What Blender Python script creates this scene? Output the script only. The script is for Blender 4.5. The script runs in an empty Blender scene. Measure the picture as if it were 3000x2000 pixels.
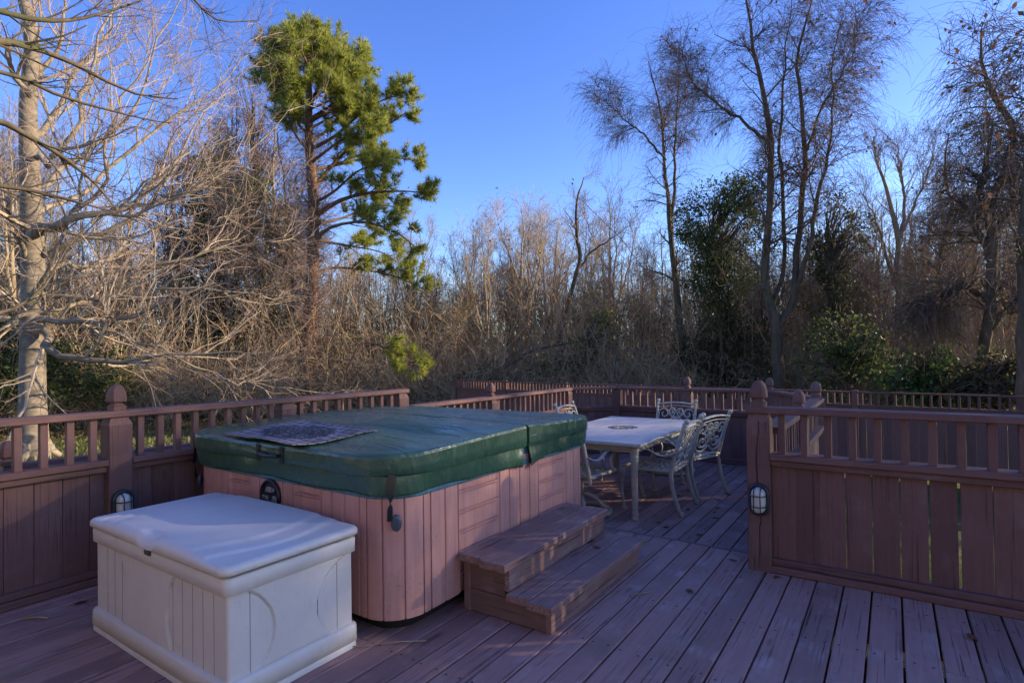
import bpy, math, random
import numpy as np
from mathutils import Matrix, Vector
random.seed(7)
RNG = np.random.default_rng(11)
scene = bpy.context.scene
COL = scene.collection
# ------------------------------------------------------------------ camera
H = 1.42
F_PX, CY = 1630.6, 1026.0
PITCH, ROLL, YAW = (math.radians(a) for a in (.691, -.7676, 34.34))
def cam_axes():
    c, s = math.cos(YAW), math.sin(YAW)
    right = np.array([c, s, 0.]); fwd = np.array([-s, c, 0.]); up = np.array([0, 0, 1.])
    f2 = fwd*math.cos(PITCH)+up*math.sin(PITCH); u2 = up*math.cos(PITCH)-fwd*math.sin(PITCH)
    return (right*math.cos(ROLL)+u2*math.sin(ROLL), u2*math.cos(ROLL)-right*math.sin(ROLL), f2)
CR, CU, CF = cam_axes()
cam = bpy.data.cameras.new('camera'); camo = bpy.data.objects.new('camera', cam); COL.objects.link(camo)
cam.sensor_width = 36; cam.lens = F_PX/3000*36; cam.shift_y = (CY-1000)/3000
cam.clip_start = .05; cam.clip_end = 2000
m = Matrix(((CR[0], CU[0], -CF[0], 0), (CR[1], CU[1], -CF[1], 0), (CR[2], CU[2], -CF[2], H), (0, 0, 0, 1)))
camo.matrix_world = m
scene.camera = camo
# ------------------------------------------------------------------ light
SUN = np.array([1.315, 1.078, .592]); SUN /= np.linalg.norm(SUN)
sun = bpy.data.lights.new('sun', 'SUN'); suno = bpy.data.objects.new('sun', sun); COL.objects.link(suno)
sun.energy = 5.0; sun.angle = math.radians(.6); sun.color = (1, .79, .56)
suno.rotation_euler = Vector(SUN).to_track_quat('Z', 'Y').to_euler()
w = bpy.data.worlds.new('World'); scene.world = w; w.use_nodes = True
nt = w.node_tree; bg = nt.nodes['Background']
sky = nt.nodes.new('ShaderNodeTexSky'); sky.sky_type = 'NISHITA'; sky.sun_disc = False
sky.sun_elevation = math.asin(SUN[2]); sky.sun_rotation = math.atan2(SUN[0], SUN[1])
sky.air_density = 1.0; sky.dust_density = .35; sky.ozone_density = 3.0
hsv = nt.nodes.new('ShaderNodeHueSaturation'); hsv.inputs['Saturation'].default_value = 1.22; hsv.inputs['Hue'].default_value = .524
nt.links.new(sky.outputs[0], hsv.inputs['Color']); nt.links.new(hsv.outputs[0], bg.inputs[0]); bg.inputs[1].default_value = .15
scene.view_settings.view_transform = 'Standard'; scene.view_settings.look = 'None'
scene.view_settings.exposure = 1.25; scene.view_settings.gamma = 1
scene.cycles.max_bounces = 6; scene.cycles.transparent_max_bounces = 8
# ------------------------------------------------------------------ helpers
def ray(px, py):
    return CR*((px-1500)/F_PX)-CU*((py-CY)/F_PX)+CF
def at(px, py, dist):
    """the real place seen at a photo pixel, dist metres away horizontally"""
    d = ray(px, py); return np.array([0, 0, H])+d*dist/math.hypot(d[0], d[1])
def tag(o, label=None, cat=None, group=None, kind=None):
    if label: o['label'] = label
    if cat: o['category'] = cat
    if group: o['group'] = group
    if kind: o['kind'] = kind
    return o
def empty(name, loc=(0, 0, 0), rz=0, label=None, cat=None, group=None):
    o = bpy.data.objects.new(name, None); COL.objects.link(o); o.location = loc; o.rotation_euler = (0, 0, rz)
    o.empty_display_size = .1
    return tag(o, label, cat, group)
def copy_tree(o, parent=None):
    c = o.copy(); COL.objects.link(c)
    if parent is not None: c.parent = parent
    for ch in list(o.children): copy_tree(ch, c)
    return c
def link(name, me, parent=None, loc=(0, 0, 0), rot=(0, 0, 0)):
    o = bpy.data.objects.new(name, me); COL.objects.link(o); o.location = loc; o.rotation_euler = rot
    if parent is not None: o.parent = parent
    return o
def fast_mesh(name, V, F, mats, smooth=True, bid=None, midx=None):
    """V (n,3); F (m,k) all faces the same size, or list of such arrays"""
    Fs = F if isinstance(F, list) else [F]
    Fs = [np.asarray(f, dtype=np.int32) for f in Fs if len(f)]
    me = bpy.data.meshes.new(name)
    me.vertices.add(len(V)); me.vertices.foreach_set('co', np.asarray(V, dtype=np.float32).ravel())
    nl = sum(f.size for f in Fs); nf = sum(len(f) for f in Fs)
    me.loops.add(nl); me.loops.foreach_set('vertex_index', np.concatenate([f.ravel() for f in Fs]))
    me.polygons.add(nf)
    st = []; o = 0
    for f in Fs:
        st.append(o+np.arange(len(f))*f.shape[1]); o += f.size
    me.polygons.foreach_set('loop_start', np.concatenate(st).astype(np.int32))
    me.polygons.foreach_set('use_smooth', np.full(nf, smooth))
    if midx is not None: me.polygons.foreach_set('material_index', np.asarray(midx, dtype=np.int32))
    if bid is not None:
        a = me.attributes.new('bid', 'FLOAT', 'FACE'); a.data.foreach_set('value', np.asarray(bid, dtype=np.float32))
    for mt in (mats if isinstance(mats, (list, tuple)) else [mats]): me.materials.append(mt)
    me.update(calc_edges=True); me.validate()
    return me
def tube_arrays(P, R, s=3):
    """P (n,k,3) polylines, R (n,k) radii -> V, F(quads)"""
    P = np.asarray(P, float); R = np.asarray(R, float); n, k, _ = P.shape
    T = np.gradient(P, axis=1); T /= np.linalg.norm(T, axis=2, keepdims=True)+1e-9
    D = P[:, -1]-P[:, 0]; ref = np.where(np.abs(D[:, 2:3]) > .7*np.linalg.norm(D, axis=1, keepdims=True), [[1., .1, 0]], [[.05, 0, 1.]])
    A = np.cross(T, ref[:, None, :]); A /= np.linalg.norm(A, axis=2, keepdims=True)+1e-9
    B = np.cross(T, A)
    th = np.arange(s)*2*math.pi/s
    ring = P[:, :, None, :]+R[:, :, None, None]*(np.cos(th)[None, None, :, None]*A[:, :, None, :]+np.sin(th)[None, None, :, None]*B[:, :, None, :])
    V = ring.reshape(-1, 3)
    i = (np.arange(n)*k*s)[:, None, None]; j = (np.arange(k-1)*s)[None, :, None]; q = np.arange(s)[None, None, :]; q2 = (q+1) % s
    F = np.stack([i+j+q, i+j+q2, i+j+s+q2, i+j+s+q], axis=-1).reshape(-1, 4)
    return V, F
def tube_mesh(name, batches, mat, smooth=True):
    Vs, Fs, bs, o = [], [], [], 0
    for b in batches:
        P, R = b[0], b[1]; s = b[2] if len(b) > 2 else 3
        if len(P) == 0: continue
        V, F = tube_arrays(P, R, s); Vs.append(V); Fs.append(F+o); o += len(V)
        bs.append(np.repeat(RNG.random(len(P)), (P.shape[1]-1)*s))
    return fast_mesh(name, np.concatenate(Vs), np.concatenate(Fs), mat, smooth, np.concatenate(bs))
class MB:
    def __init__(s): s.v = []; s.f = []; s.b = []; s.m = []; s.s = []
    def add(s, V, F, bid=None, mi=0, smooth=False):
        o = len(s.v); s.v += [tuple(map(float, p)) for p in V]
        bid = random.random() if bid is None else bid
        for f in F: s.f.append([i+o for i in f]); s.b.append(bid); s.m.append(mi); s.s.append(smooth)
    def bar(s, p0, p1, w, h, ch=.004, up=(0, 0, 1), bid=None, mi=0, taper=1.0):
        p0, p1 = np.array(p0, float), np.array(p1, float); ax = p1-p0; ax /= np.linalg.norm(ax)
        sd = np.cross(ax, up); sd /= np.linalg.norm(sd); u = np.cross(sd, ax)
        a, b = w/2, h/2; c = min(ch, a*.9, b*.9)
        pr = [(a-c, -b), (a, -b+c), (a, b-c), (a-c, b), (-a+c, b), (-a, b-c), (-a, -b+c), (-a+c, -b)]
        V = [p0+sd*x+u*y for x, y in pr]+[p1+sd*x*taper+u*y*taper for x, y in pr]
        F = [[i, (i+1) % 8, 8+(i+1) % 8, 8+i] for i in range(8)]+[list(range(7, -1, -1)), list(range(8, 16))]
        s.add(V, F, bid, mi)
    def box(s, x0, x1, y0, y1, z0, z1, ch=.004, bid=None, mi=0):
        dx, dy, dz = x1-x0, y1-y0, z1-z0; cx, cy, cz = (x0+x1)/2, (y0+y1)/2, (z0+z1)/2
        if dx >= dy and dx >= dz: s.bar((x0, cy, cz), (x1, cy, cz), dy, dz, ch, (0, 0, 1), bid, mi)
        elif dy >= dz: s.bar((cx, y0, cz), (cx, y1, cz), dx, dz, ch, (0, 0, 1), bid, mi)
        else: s.bar((cx, cy, z0), (cx, cy, z1), dy, dx, ch, (1, 0, 0), bid, mi)
    def tube(s, pts, r, n=8, bid=None, mi=0, flat=None, up=(0, 0, 1), cap=True):
        pts = [np.array(p, float) for p in pts]; k = len(pts); rr = r if hasattr(r, '__len__') else [r]*k
        V = []; prev = None
        for i, p in enumerate(pts):
            t = pts[min(i+1, k-1)]-pts[max(i-1, 0)]; t /= np.linalg.norm(t)+1e-9
            if prev is None:
                ref = np.array(up, float)
                if abs(t@ref) > .95: ref = np.array([1., 0, 0])
                a = np.cross(t, ref)
            else: a = prev-t*(prev@t)
            a /= np.linalg.norm(a)+1e-9; prev = a; b = np.cross(t, a)
            fa, fb = flat if flat else (1, 1)
            for j in range(n):
                th = 2*math.pi*j/n; V.append(p+a*math.cos(th)*rr[i]*fa+b*math.sin(th)*rr[i]*fb)
        F = [[i*n+j, i*n+(j+1) % n, (i+1)*n+(j+1) % n, (i+1)*n+j] for i in range(k-1) for j in range(n)]
        if cap: F += [list(range(n-1, -1, -1)), [(k-1)*n+j for j in range(n)]]
        s.add(V, F, bid, mi, True)
    def lathe(s, prof, n=16, c=(0, 0, 0), square=False, bid=None, mi=0, smooth=True, M=None):
        V = []
        for r, z in prof:
            for j in range(n):
                th = 2*math.pi*(j+.5)/n; k = 1
                if square: k = 1/max(abs(math.cos(th)), abs(math.sin(th)))
                p = np.array([r*k*math.cos(th), r*k*math.sin(th), z])
                if M is not None: p = M@p
                V.append(p+np.array(c))
        L = len(prof)
        F = [[i*n+j, i*n+(j+1) % n, (i+1)*n+(j+1) % n, (i+1)*n+j] for i in range(L-1) for j in range(n)]
        F += [list(range(n-1, -1, -1)), [(L-1)*n+j for j in range(n)]]
        s.add(V, F, bid, mi, smooth)
    def grid(s, G, bid=None, mi=0, smooth=True, closed_u=False):
        """G (a,b,3)"""
        G = np.asarray(G, float); a, b, _ = G.shape; F = []
        for i in range(a if closed_u else a-1):
            for j in range(b-1): F.append([i*b+j, ((i+1) % a)*b+j, ((i+1) % a)*b+j+1, i*b+j+1])
        s.add(G.reshape(-1, 3), F, bid, mi, smooth)
    def mesh(s, name, mats):
        me = bpy.data.meshes.new(name); me.from_pydata(s.v, [], s.f)
        a = me.attributes.new('bid', 'FLOAT', 'FACE'); a.data.foreach_set('value', s.b)
        me.polygons.foreach_set('material_index', s.m); me.polygons.foreach_set('use_smooth', s.s)
        for mt in (mats if isinstance(mats, (list, tuple)) else [mats]): me.materials.append(mt)
        me.update(); return me
    def build(s, name, mats, parent=None, loc=(0, 0, 0), rot=(0, 0, 0)):
        return link(name, s.mesh(name, mats), parent, loc, rot)
# ------------------------------------------------------------------ materials
class NG:
    def __init__(s, name):
        s.mat = bpy.data.materials.new(name); s.mat.use_nodes = True; s.t = s.mat.node_tree; s.n = s.t.nodes
        s.bsdf = s.n['Principled BSDF']
    def node(s, typ, **kw):
        n = s.n.new(typ)
        for k, v in kw.items():
            if k.startswith('_'): setattr(n, k[1:], v)
            else:
                key = int(k[1:]) if k[0] == 'i' and k[1:].isdigit() else k
                if hasattr(v, 'links') or isinstance(v, bpy.types.NodeSocket): s.t.links.new(v, n.inputs[key])
                else: n.inputs[key].default_value = v
        return n
    def link(s, a, b): s.t.links.new(a, b)
    def math(s, op, a, b=None, clamp=False):
        n = s.n.new('ShaderNodeMath'); n.operation = op; n.use_clamp = clamp
        for i, v in enumerate((a, b)):
            if v is None: continue
            if isinstance(v, bpy.types.NodeSocket): s.t.links.new(v, n.inputs[i])
            else: n.inputs[i].default_value = v
        return n.outputs[0]
    def vec(s, kind='Object'): return s.node('ShaderNodeTexCoord').outputs[kind]
    def mapping(s, v, scale=(1, 1, 1), loc=None):
        n = s.n.new('ShaderNodeMapping'); s.link(v, n.inputs[0]); n.inputs['Scale'].default_value = scale
        if loc is not None: s.link(loc, n.inputs['Location'])
        return n.outputs[0]
    def noise(s, v, scale=5, detail=4, rough=.55, dist=0):
        n = s.n.new('ShaderNodeTexNoise'); s.link(v, n.inputs['Vector']); n.inputs['Scale'].default_value = scale
        n.inputs['Detail'].default_value = detail; n.inputs['Roughness'].default_value = rough; n.inputs['Distortion'].default_value = dist
        return n.outputs['Fac']
    def ramp(s, f, stops):
        n = s.n.new('ShaderNodeValToRGB'); s.link(f, n.inputs[0]); e = n.color_ramp.elements
        while len(e) < len(stops): e.new(.5)
        for i, (p, c) in enumerate(stops):
            e[i].position = p; e[i].color = (*c, 1) if hasattr(c, '__len__') else (c, c, c, 1)
        return n.outputs[0]
    def mix(s, f, a, b, blend='MIX'):
        n = s.n.new('ShaderNodeMix'); n.data_type = 'RGBA'; n.blend_type = blend
        for k, v in ((0, f), (6, a), (7, b)):
            if isinstance(v, bpy.types.NodeSocket): s.link(v, n.inputs[k])
            elif k == 0: n.inputs[0].default_value = v
            else: n.inputs[k].default_value = (*v, 1) if len(v) == 3 else v
        return n.outputs[2]
    def bid(s):
        n = s.n.new('ShaderNodeAttribute'); n.attribute_name = 'bid'; return n.outputs['Fac']
    def bump(s, h, strength=.3, dist=.01):
        n = s.n.new('ShaderNodeBump'); s.link(h, n.inputs['Height']); n.inputs['Strength'].default_value = strength; n.inputs['Distance'].default_value = dist
        s.link(n.outputs[0], s.bsdf.inputs['Normal'])
    def out(s, col, rough=.6, metal=0, spec=.5):
        if isinstance(col, bpy.types.NodeSocket): s.link(col, s.bsdf.inputs['Base Color'])
        else: s.bsdf.inputs['Base Color'].default_value = (*col, 1)
        if isinstance(rough, bpy.types.NodeSocket): s.link(rough, s.bsdf.inputs['Roughness'])
        else: s.bsdf.inputs['Roughness'].default_value = rough
        s.bsdf.inputs['Metallic'].default_value = metal; s.bsdf.inputs['Specular IOR Level'].default_value = spec
        return s.mat
def wood_mat(name, base, axis, wear=.3, worn=(.3, .25, .25), crack=.5, rough=.7, vr=(.82, 1.16)):
    g = NG(name); v = g.vec(); b = g.bid()
    off = g.n.new('ShaderNodeCombineXYZ'); k = g.math('MULTIPLY', b, 37.3)
    for i in range(3): g.link(k, off.inputs[i])
    sc = [26, 26, 26]; sc[axis] = 1.3
    vm = g.mapping(v, tuple(sc), off.outputs[0])
    grain = g.noise(vm, 1.6, 6, .62, .35)
    sc2 = [60, 60, 60]; sc2[axis] = .9
    vm2 = g.mapping(v, tuple(sc2), off.outputs[0])
    fine = g.noise(vm2, 1.3, 3, .6, .8)
    blotch = g.noise(g.mapping(v, (3, 3, 3), off.outputs[0]), 1.5, 5, .6)
    c = g.mix(b, tuple(x*vr[0] for x in base), tuple(min(1, x*vr[1]) for x in base))
    c = g.mix(g.math('MULTIPLY', g.ramp(grain, [(.35, 0.), (.68, 1.)]), .35), c, tuple(x*.55 for x in base))
    wmask = g.math('MULTIPLY', g.ramp(blotch, [(.5, 0.), (.68, 1.)]), g.ramp(grain, [(.42, 0.), (.58, 1.)]))
    c = g.mix(g.math('MULTIPLY', wmask, wear), c, worn)
    green = g.noise(g.mapping(v, (2.2, 2.2, 2.2), off.outputs[0]), 1, 3, .6)
    c = g.mix(g.math('MULTIPLY', g.ramp(green, [(.6, 0.), (.75, 1.)]), wear*.5), c, (.09, .10, .06))
    cr = g.ramp(fine, [(.375, 0.), (.41, 1.)])
    area = g.ramp(g.noise(g.mapping(v, (1.6, 1.6, 1.6), off.outputs[0]), 2, 2, .5), [(.40, 0.), (.58, 1.)])
    crm = g.math('MULTIPLY', g.math('SUBTRACT', 1., cr), g.math('MULTIPLY', area, crack))
    c = g.mix(crm, c, tuple(x*.12 for x in base))
    knot = g.node('ShaderNodeTexVoronoi'); kk = [5, 5, 5]; kk[axis] = 1.6
    g.link(g.mapping(v, tuple(kk), off.outputs[0]), knot.inputs['Vector']); knot.inputs['Scale'].default_value = 1
    kn = g.ramp(knot.outputs['Distance'], [(.05, 1.), (.1, 0.)])
    c = g.mix(g.math('MULTIPLY', kn, .5), c, tuple(x*.35 for x in base))
    hgt = g.math('SUBTRACT', g.math('ADD', g.math('MULTIPLY', grain, .5), g.math('MULTIPLY', fine, .4)), g.math('MULTIPLY', crm, 1.5))
    g.bump(hgt, .4, .005)
    return g.out(c, rough, spec=.2)
FENCE = (.155, .088, .080); DECK = (.32, .195, .172)
WX, WY, WZ = (wood_mat('painted_fence_wood_%s' % n, FENCE, a, .3, (.26, .2, .19), .5) for a, n in ((0, 'lengthwise'), (1, 'crosswise'), (2, 'upright')))
DKM = wood_mat('weathered_deck_paint', DECK, 1, .85, (.42, .33, .31), .7, .75, (.70, 1.28))
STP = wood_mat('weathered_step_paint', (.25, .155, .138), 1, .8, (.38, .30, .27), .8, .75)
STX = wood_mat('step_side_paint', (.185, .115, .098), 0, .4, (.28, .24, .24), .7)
FAR = wood_mat('old_fence_wood', (.155, .08, .068), 2, .2, (.2, .16, .15), .4)
def plain(name, col, rough=.5, metal=0, var=.15, scale=8, bump=0, spec=.5):
    g = NG(name); n = g.noise(g.vec(), scale, 5, .6)
    c = g.mix(g.ramp(n, [(.3, 0.), (.7, 1.)]), tuple(x*(1-var) for x in col), tuple(min(1, x*(1+var)) for x in col))
    if bump: g.bump(g.noise(g.vec(), scale*6, 4, .6), bump, .003)
    return g.out(c, rough, metal, spec)
BLACK = plain('black_plastic', (.012, .013, .018), .4)
DARK = plain('dark_gap', (.008, .007, .007), .9)
NAIL = plain('rusty_nail', (.03, .022, .02), .8)
def tub_mat():
    g = NG('tub_cabinet_vinyl'); v = g.vec()
    n = g.noise(g.mapping(v, (22, 22, 1.2)), 1.5, 6, .6, .3); b = g.noise(v, 2.2, 4, .6); sp = g.noise(v, 60, 3, .7)
    c = g.mix(g.ramp(n, [(.3, 0.), (.7, 1.)]), (.44, .22, .185), (.58, .32, .275))
    c = g.mix(g.math('MULTIPLY', g.ramp(b, [(.48, 0.), (.68, 1.)]), .45), c, (.30, .185, .15))
    c = g.mix(g.math('MULTIPLY', g.math('MULTIPLY', g.ramp(sp, [(.56, 0.), (.62, 1.)]), g.ramp(b, [(.45, 0.), (.6, 1.)])), .5), c, (.19, .12, .10))
    c = g.mix(g.bid(), c, (1, 1, 1), 'MULTIPLY') if False else g.mix(g.math('MULTIPLY', g.bid(), .28), c, (.33, .17, .14))
    g.bump(n, .35, .004); return g.out(c, .5)
TUB = tub_mat()
def vinyl_mat():
    g = NG('green_cover_vinyl'); v = g.vec(); n = g.noise(g.mapping(v, (.8, 3.2, 1)), 2.4, 4, .5, .9); f = g.noise(v, 7, 3, .5)
    c = g.mix(n, (.024, .070, .042), (.044, .112, .072)); c = g.mix(g.math('MULTIPLY', g.ramp(f, [(.55, 0.), (.7, 1.)]), .3), c, (.045, .10, .075))
    g.bump(g.math('ADD', n, g.math('MULTIPLY', f, .2)), .75, .035)
    r = g.ramp(g.noise(v, 3, 4, .6), [(.3, .2), (.75, .38)])
    return g.out(c, r, spec=.6)
VINYL = vinyl_mat()
FOAM = plain('blue_foam_lip', (.06, .16, .21), .9, var=.4, scale=60)
def plastic_mat():
    g = NG('storage_box_plastic'); v = g.vec(); n = g.noise(v, 3.2, 5, .65); s_ = g.noise(g.mapping(v, (3, 22, 3)), 3, 5, .7)
    c = g.mix(g.ramp(n, [(.35, 0.), (.7, 1.)]), (.56, .55, .515), (.63, .62, .585))
    c = g.mix(g.math('MULTIPLY', g.ramp(s_, [(.56, 0.), (.7, 1.)]), .3), c, (.42, .40, .36)); c = g.mix(g.math('MULTIPLY', g.ramp(g.noise(v, 24, 5, .75), [(.58, 0.), (.7, 1.)]), .18), c, (.34, .31, .27))
    g.bump(g.noise(v, 140, 3, .6), .12, .002); return g.out(c, .45)
PLAST = plastic_mat()
ALU = plain('painted_cast_aluminium', (.42, .40, .32), .45, 0, .2, 14, .2)
def tile_mat():
    g = NG('stone_tile_top'); v = g.vec(); n = g.noise(v, 9, 6, .65); b = g.node('ShaderNodeTexBrick')
    g.link(g.mapping(v, (1, 1, 1)), b.inputs['Vector']); b.offset = 0; b.inputs['Scale'].default_value = 1
    b.inputs['Brick Width'].default_value = .3; b.inputs['Row Height'].default_value = .3; b.inputs['Mortar Size'].default_value = .004
    b.inputs['Color1'].default_value = b.inputs['Color2'].default_value = (1, 1, 1, 1); b.inputs['Mortar'].default_value = (.45, .45, .45, 1)
    c = g.mix(g.ramp(n, [(.3, 0.), (.7, 1.)]), (.46, .42, .37), (.60, .555, .50)); c = g.mix(1., c, b.outputs['Color'], 'MULTIPLY')
    return g.out(c, .42)
TILE = tile_mat()
GLASS = plain('frosted_lamp_glass', (.55, .57, .52), .25, var=.1)
GREENM = plain('lamp_base_metal', (.02, .032, .04), .45, var=.3)
def mat_mat():
    g = NG('patterned_rubber_mat'); v = g.vec()
    sep = g.node('ShaderNodeSeparateXYZ'); g.link(v, sep.inputs[0]); x, y = sep.outputs[0], sep.outputs[1]
    ax, ay = g.math('ABSOLUTE', x), g.math('ABSOLUTE', y)
    b = g.node('ShaderNodeTexBrick'); g.link(v, b.inputs['Vector']); b.inputs['Scale'].default_value = 1
    b.inputs['Brick Width'].default_value = .085; b.inputs['Row Height'].default_value = .062; b.inputs['Mortar Size'].default_value = .006; b.offset = .5
    b.inputs['Color1'].default_value = b.inputs['Color2'].default_value = (1, 1, 1, 1); b.inputs['Mortar'].default_value = (0, 0, 0, 1)
    vo = g.node('ShaderNodeTexVoronoi', _feature='DISTANCE_TO_EDGE'); g.link(v, vo.inputs['Vector']); vo.inputs['Scale'].default_value = 34
    cell = g.ramp(vo.outputs['Distance'], [(.1, 0.), (.2, 1.)])
    e = g.math('SQRT', g.math('ADD', g.math('POWER', g.math('MULTIPLY', x, 2.6), 2.), g.math('POWER', g.math('MULTIPLY', y, 4.2), 2.)))
    rings = g.ramp(g.math('SINE', g.math('MULTIPLY', e, 34.)), [(.0, .25), (.25, 1.)])
    med = g.math('MULTIPLY', cell, rings); inside = g.math('LESS_THAN', e, .82)
    pat = g.mix(inside, b.outputs['Color'], med)
    dirt = g.ramp(g.noise(v, 5, 4, .6), [(.35, .35), (.6, 1.)])
    c = g.mix(g.math('MULTIPLY', pat, dirt), (.006, .006, .009), (.27, .25, .27))
    return g.out(c, .75)
MATM = mat_mat()
def bark(name, a, b_, scale=6, stretch=.25, moss=None):
    g = NG(name); v = g.vec(); n = g.noise(g.mapping(v, (1, 1, stretch)), scale, 5, .65)
    c = g.mix(g.ramp(n, [(.35, 0.), (.65, 1.)]), a, b_)
    t = g.bid(); c = g.mix(g.math('MULTIPLY', t, .4), c, tuple(x*.7 for x in a))
    if moss: c = g.mix(g.math('MULTIPLY', g.ramp(g.noise(v, .8, 3, .5), [(.5, 0.), (.65, 1.)]), .6), c, moss)
    g.bump(n, .4, .03); return g.out(c, .85, spec=.2)
BEECH = bark('smooth_grey_bark', (.155, .13, .098), (.30, .26, .20), 4, 2.2)
TWIG = bark('pale_twig_bark', (.28, .225, .165), (.40, .335, .255))
REDTWIG = bark('reddish_twig_bark', (.19, .125, .095), (.31, .22, .165))
DKBARK = bark('dark_rough_bark', (.065, .05, .035), (.145, .11, .078), 9, .3, (.06, .075, .03))
BARK = bark('woodland_bark', (.215, .17, .11), (.38, .31, .205), 9, .3)
PINEB = bark('pine_bark', (.10, .058, .04), (.21, .13, .095), 7, .4)
DKTWIG = bark('dark_twig_bark', (.10, .07, .052), (.19, .135, .10))
THICK = bark('undergrowth_stems', (.26, .195, .115), (.44, .34, .21))
def leafm(name, a, b_, rough=.5, trans=.25):
    g = NG(name); t = g.bid(); n = g.noise(g.vec(), 1.3, 3, .6)
    c = g.mix(t, a, b_); c = g.mix(g.ramp(n, [(.3, 0.), (.7, .6)]), c, a)
    g.out(c, rough, spec=.4)
    if trans:
        tr = g.n.new('ShaderNodeBsdfTranslucent'); g.link(c, tr.inputs[0]); mx = g.n.new('ShaderNodeMixShader'); mx.inputs[0].default_value = trans
        g.link(g.bsdf.outputs[0], mx.inputs[1]); g.link(tr.outputs[0], mx.inputs[2]); g.link(mx.outputs[0], g.n['Material Output'].inputs[0])
    return g.mat
NEEDLE = leafm('pine_needles', (.17, .21, .035), (.46, .47, .10), .5, .5)
LEAF = leafm('broad_evergreen_leaf', (.045, .07, .018), (.15, .19, .05), .55, .5)
DKLEAF = leafm('ivy_leaf', (.055, .06, .025), (.14, .135, .055), .5, .5)
DRY = leafm('dry_brown_leaf', (.12, .062, .03), (.24, .13, .06), .7, .25)
# ------------------------------------------------------------------ ground
GZ = -.95
def ground():
    g = NG('lawn_and_leaf_litter'); v = g.vec()
    n = g.noise(v, .35, 5, .6); f = g.noise(v, 14, 4, .7); fl = g.noise(v, 5, 5, .7)
    grass = g.mix(g.ramp(f, [(.3, 0.), (.7, 1.)]), (.035, .05, .012), (.09, .11, .028))
    grass = g.mix(g.math('MULTIPLY', g.ramp(n, [(.45, 0.), (.62, 1.)]), .8), grass, (.16, .125, .07))
    leaf = g.mix(g.ramp(fl, [(.35, 0.), (.68, 1.)]), (.045, .028, .018), (.20, .115, .065))
    sep = g.node('ShaderNodeSeparateXYZ'); g.link(v, sep.inputs[0])
    d = g.math('SQRT', g.math('ADD', g.math('POWER', sep.outputs[0], 2.), g.math('POWER', sep.outputs[1], 2.)))
    d = g.math('ADD', d, g.math('MULTIPLY', g.noise(v, .25, 3, .5), 6.))
    c = g.mix(g.ramp(g.math('DIVIDE', d, 100.), [(.285, 0.), (.30, 1.)]), grass, leaf)
    g.bump(f, .8, .05); m_ = g.out(c, .95, spec=.1)
    n_ = 90; xs = np.concatenate([-np.geomspace(400, 2, 45), np.linspace(-1, 1, 5), np.geomspace(2, 400, 45)])
    X, Y = np.meshgrid(xs, xs, indexing='ij'); r = np.hypot(X, Y)
    Z = GZ+np.where(r > 12, .12*np.sin(X*.21+1)*np.cos(Y*.17), 0)
    k = len(xs); V = np.stack([X, Y, Z], -1).reshape(-1, 3)
    i, j = np.meshgrid(np.arange(k-1), np.arange(k-1), indexing='ij'); a = (i*k+j).ravel()
    F = np.stack([a, a+k, a+k+1, a+1], -1)
    tag(link('ground', fast_mesh('ground', V, F, m_)), kind='structure')
    # grass blades near the left side of the deck
    N = 26000; px = RNG.uniform(-30, -4.8, N); py = RNG.uniform(-3, 16, N); ok = np.hypot(px, py) < 25+2*np.sin(px); px, py = px[ok], py[ok]; N = len(px)
    h = RNG.uniform(.025, .07, N)*(1+np.hypot(px, py)/20); an = RNG.uniform(0, 6.28, N); wd = .004+.0012*np.hypot(px, py); z = np.full(N, GZ)
    A = np.stack([px-np.cos(an)*wd, py-np.sin(an)*wd, z], -1); B = np.stack([px+np.cos(an)*wd, py+np.sin(an)*wd, z], -1)
    C_ = np.stack([px+RNG.normal(0, .02, N), py+RNG.normal(0, .02, N), z+h], -1)
    V = np.stack([A, B, C_], 1).reshape(-1, 3); F = np.arange(N*3).reshape(-1, 3)
    gm = leafm('grass_blade', (.05, .07, .016), (.15, .16, .045), .6, .3)
    tag(link('lawn_grass', fast_mesh('lawn_grass', V, F, gm, bid=RNG.random(N))), kind='stuff')
ground()
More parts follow.
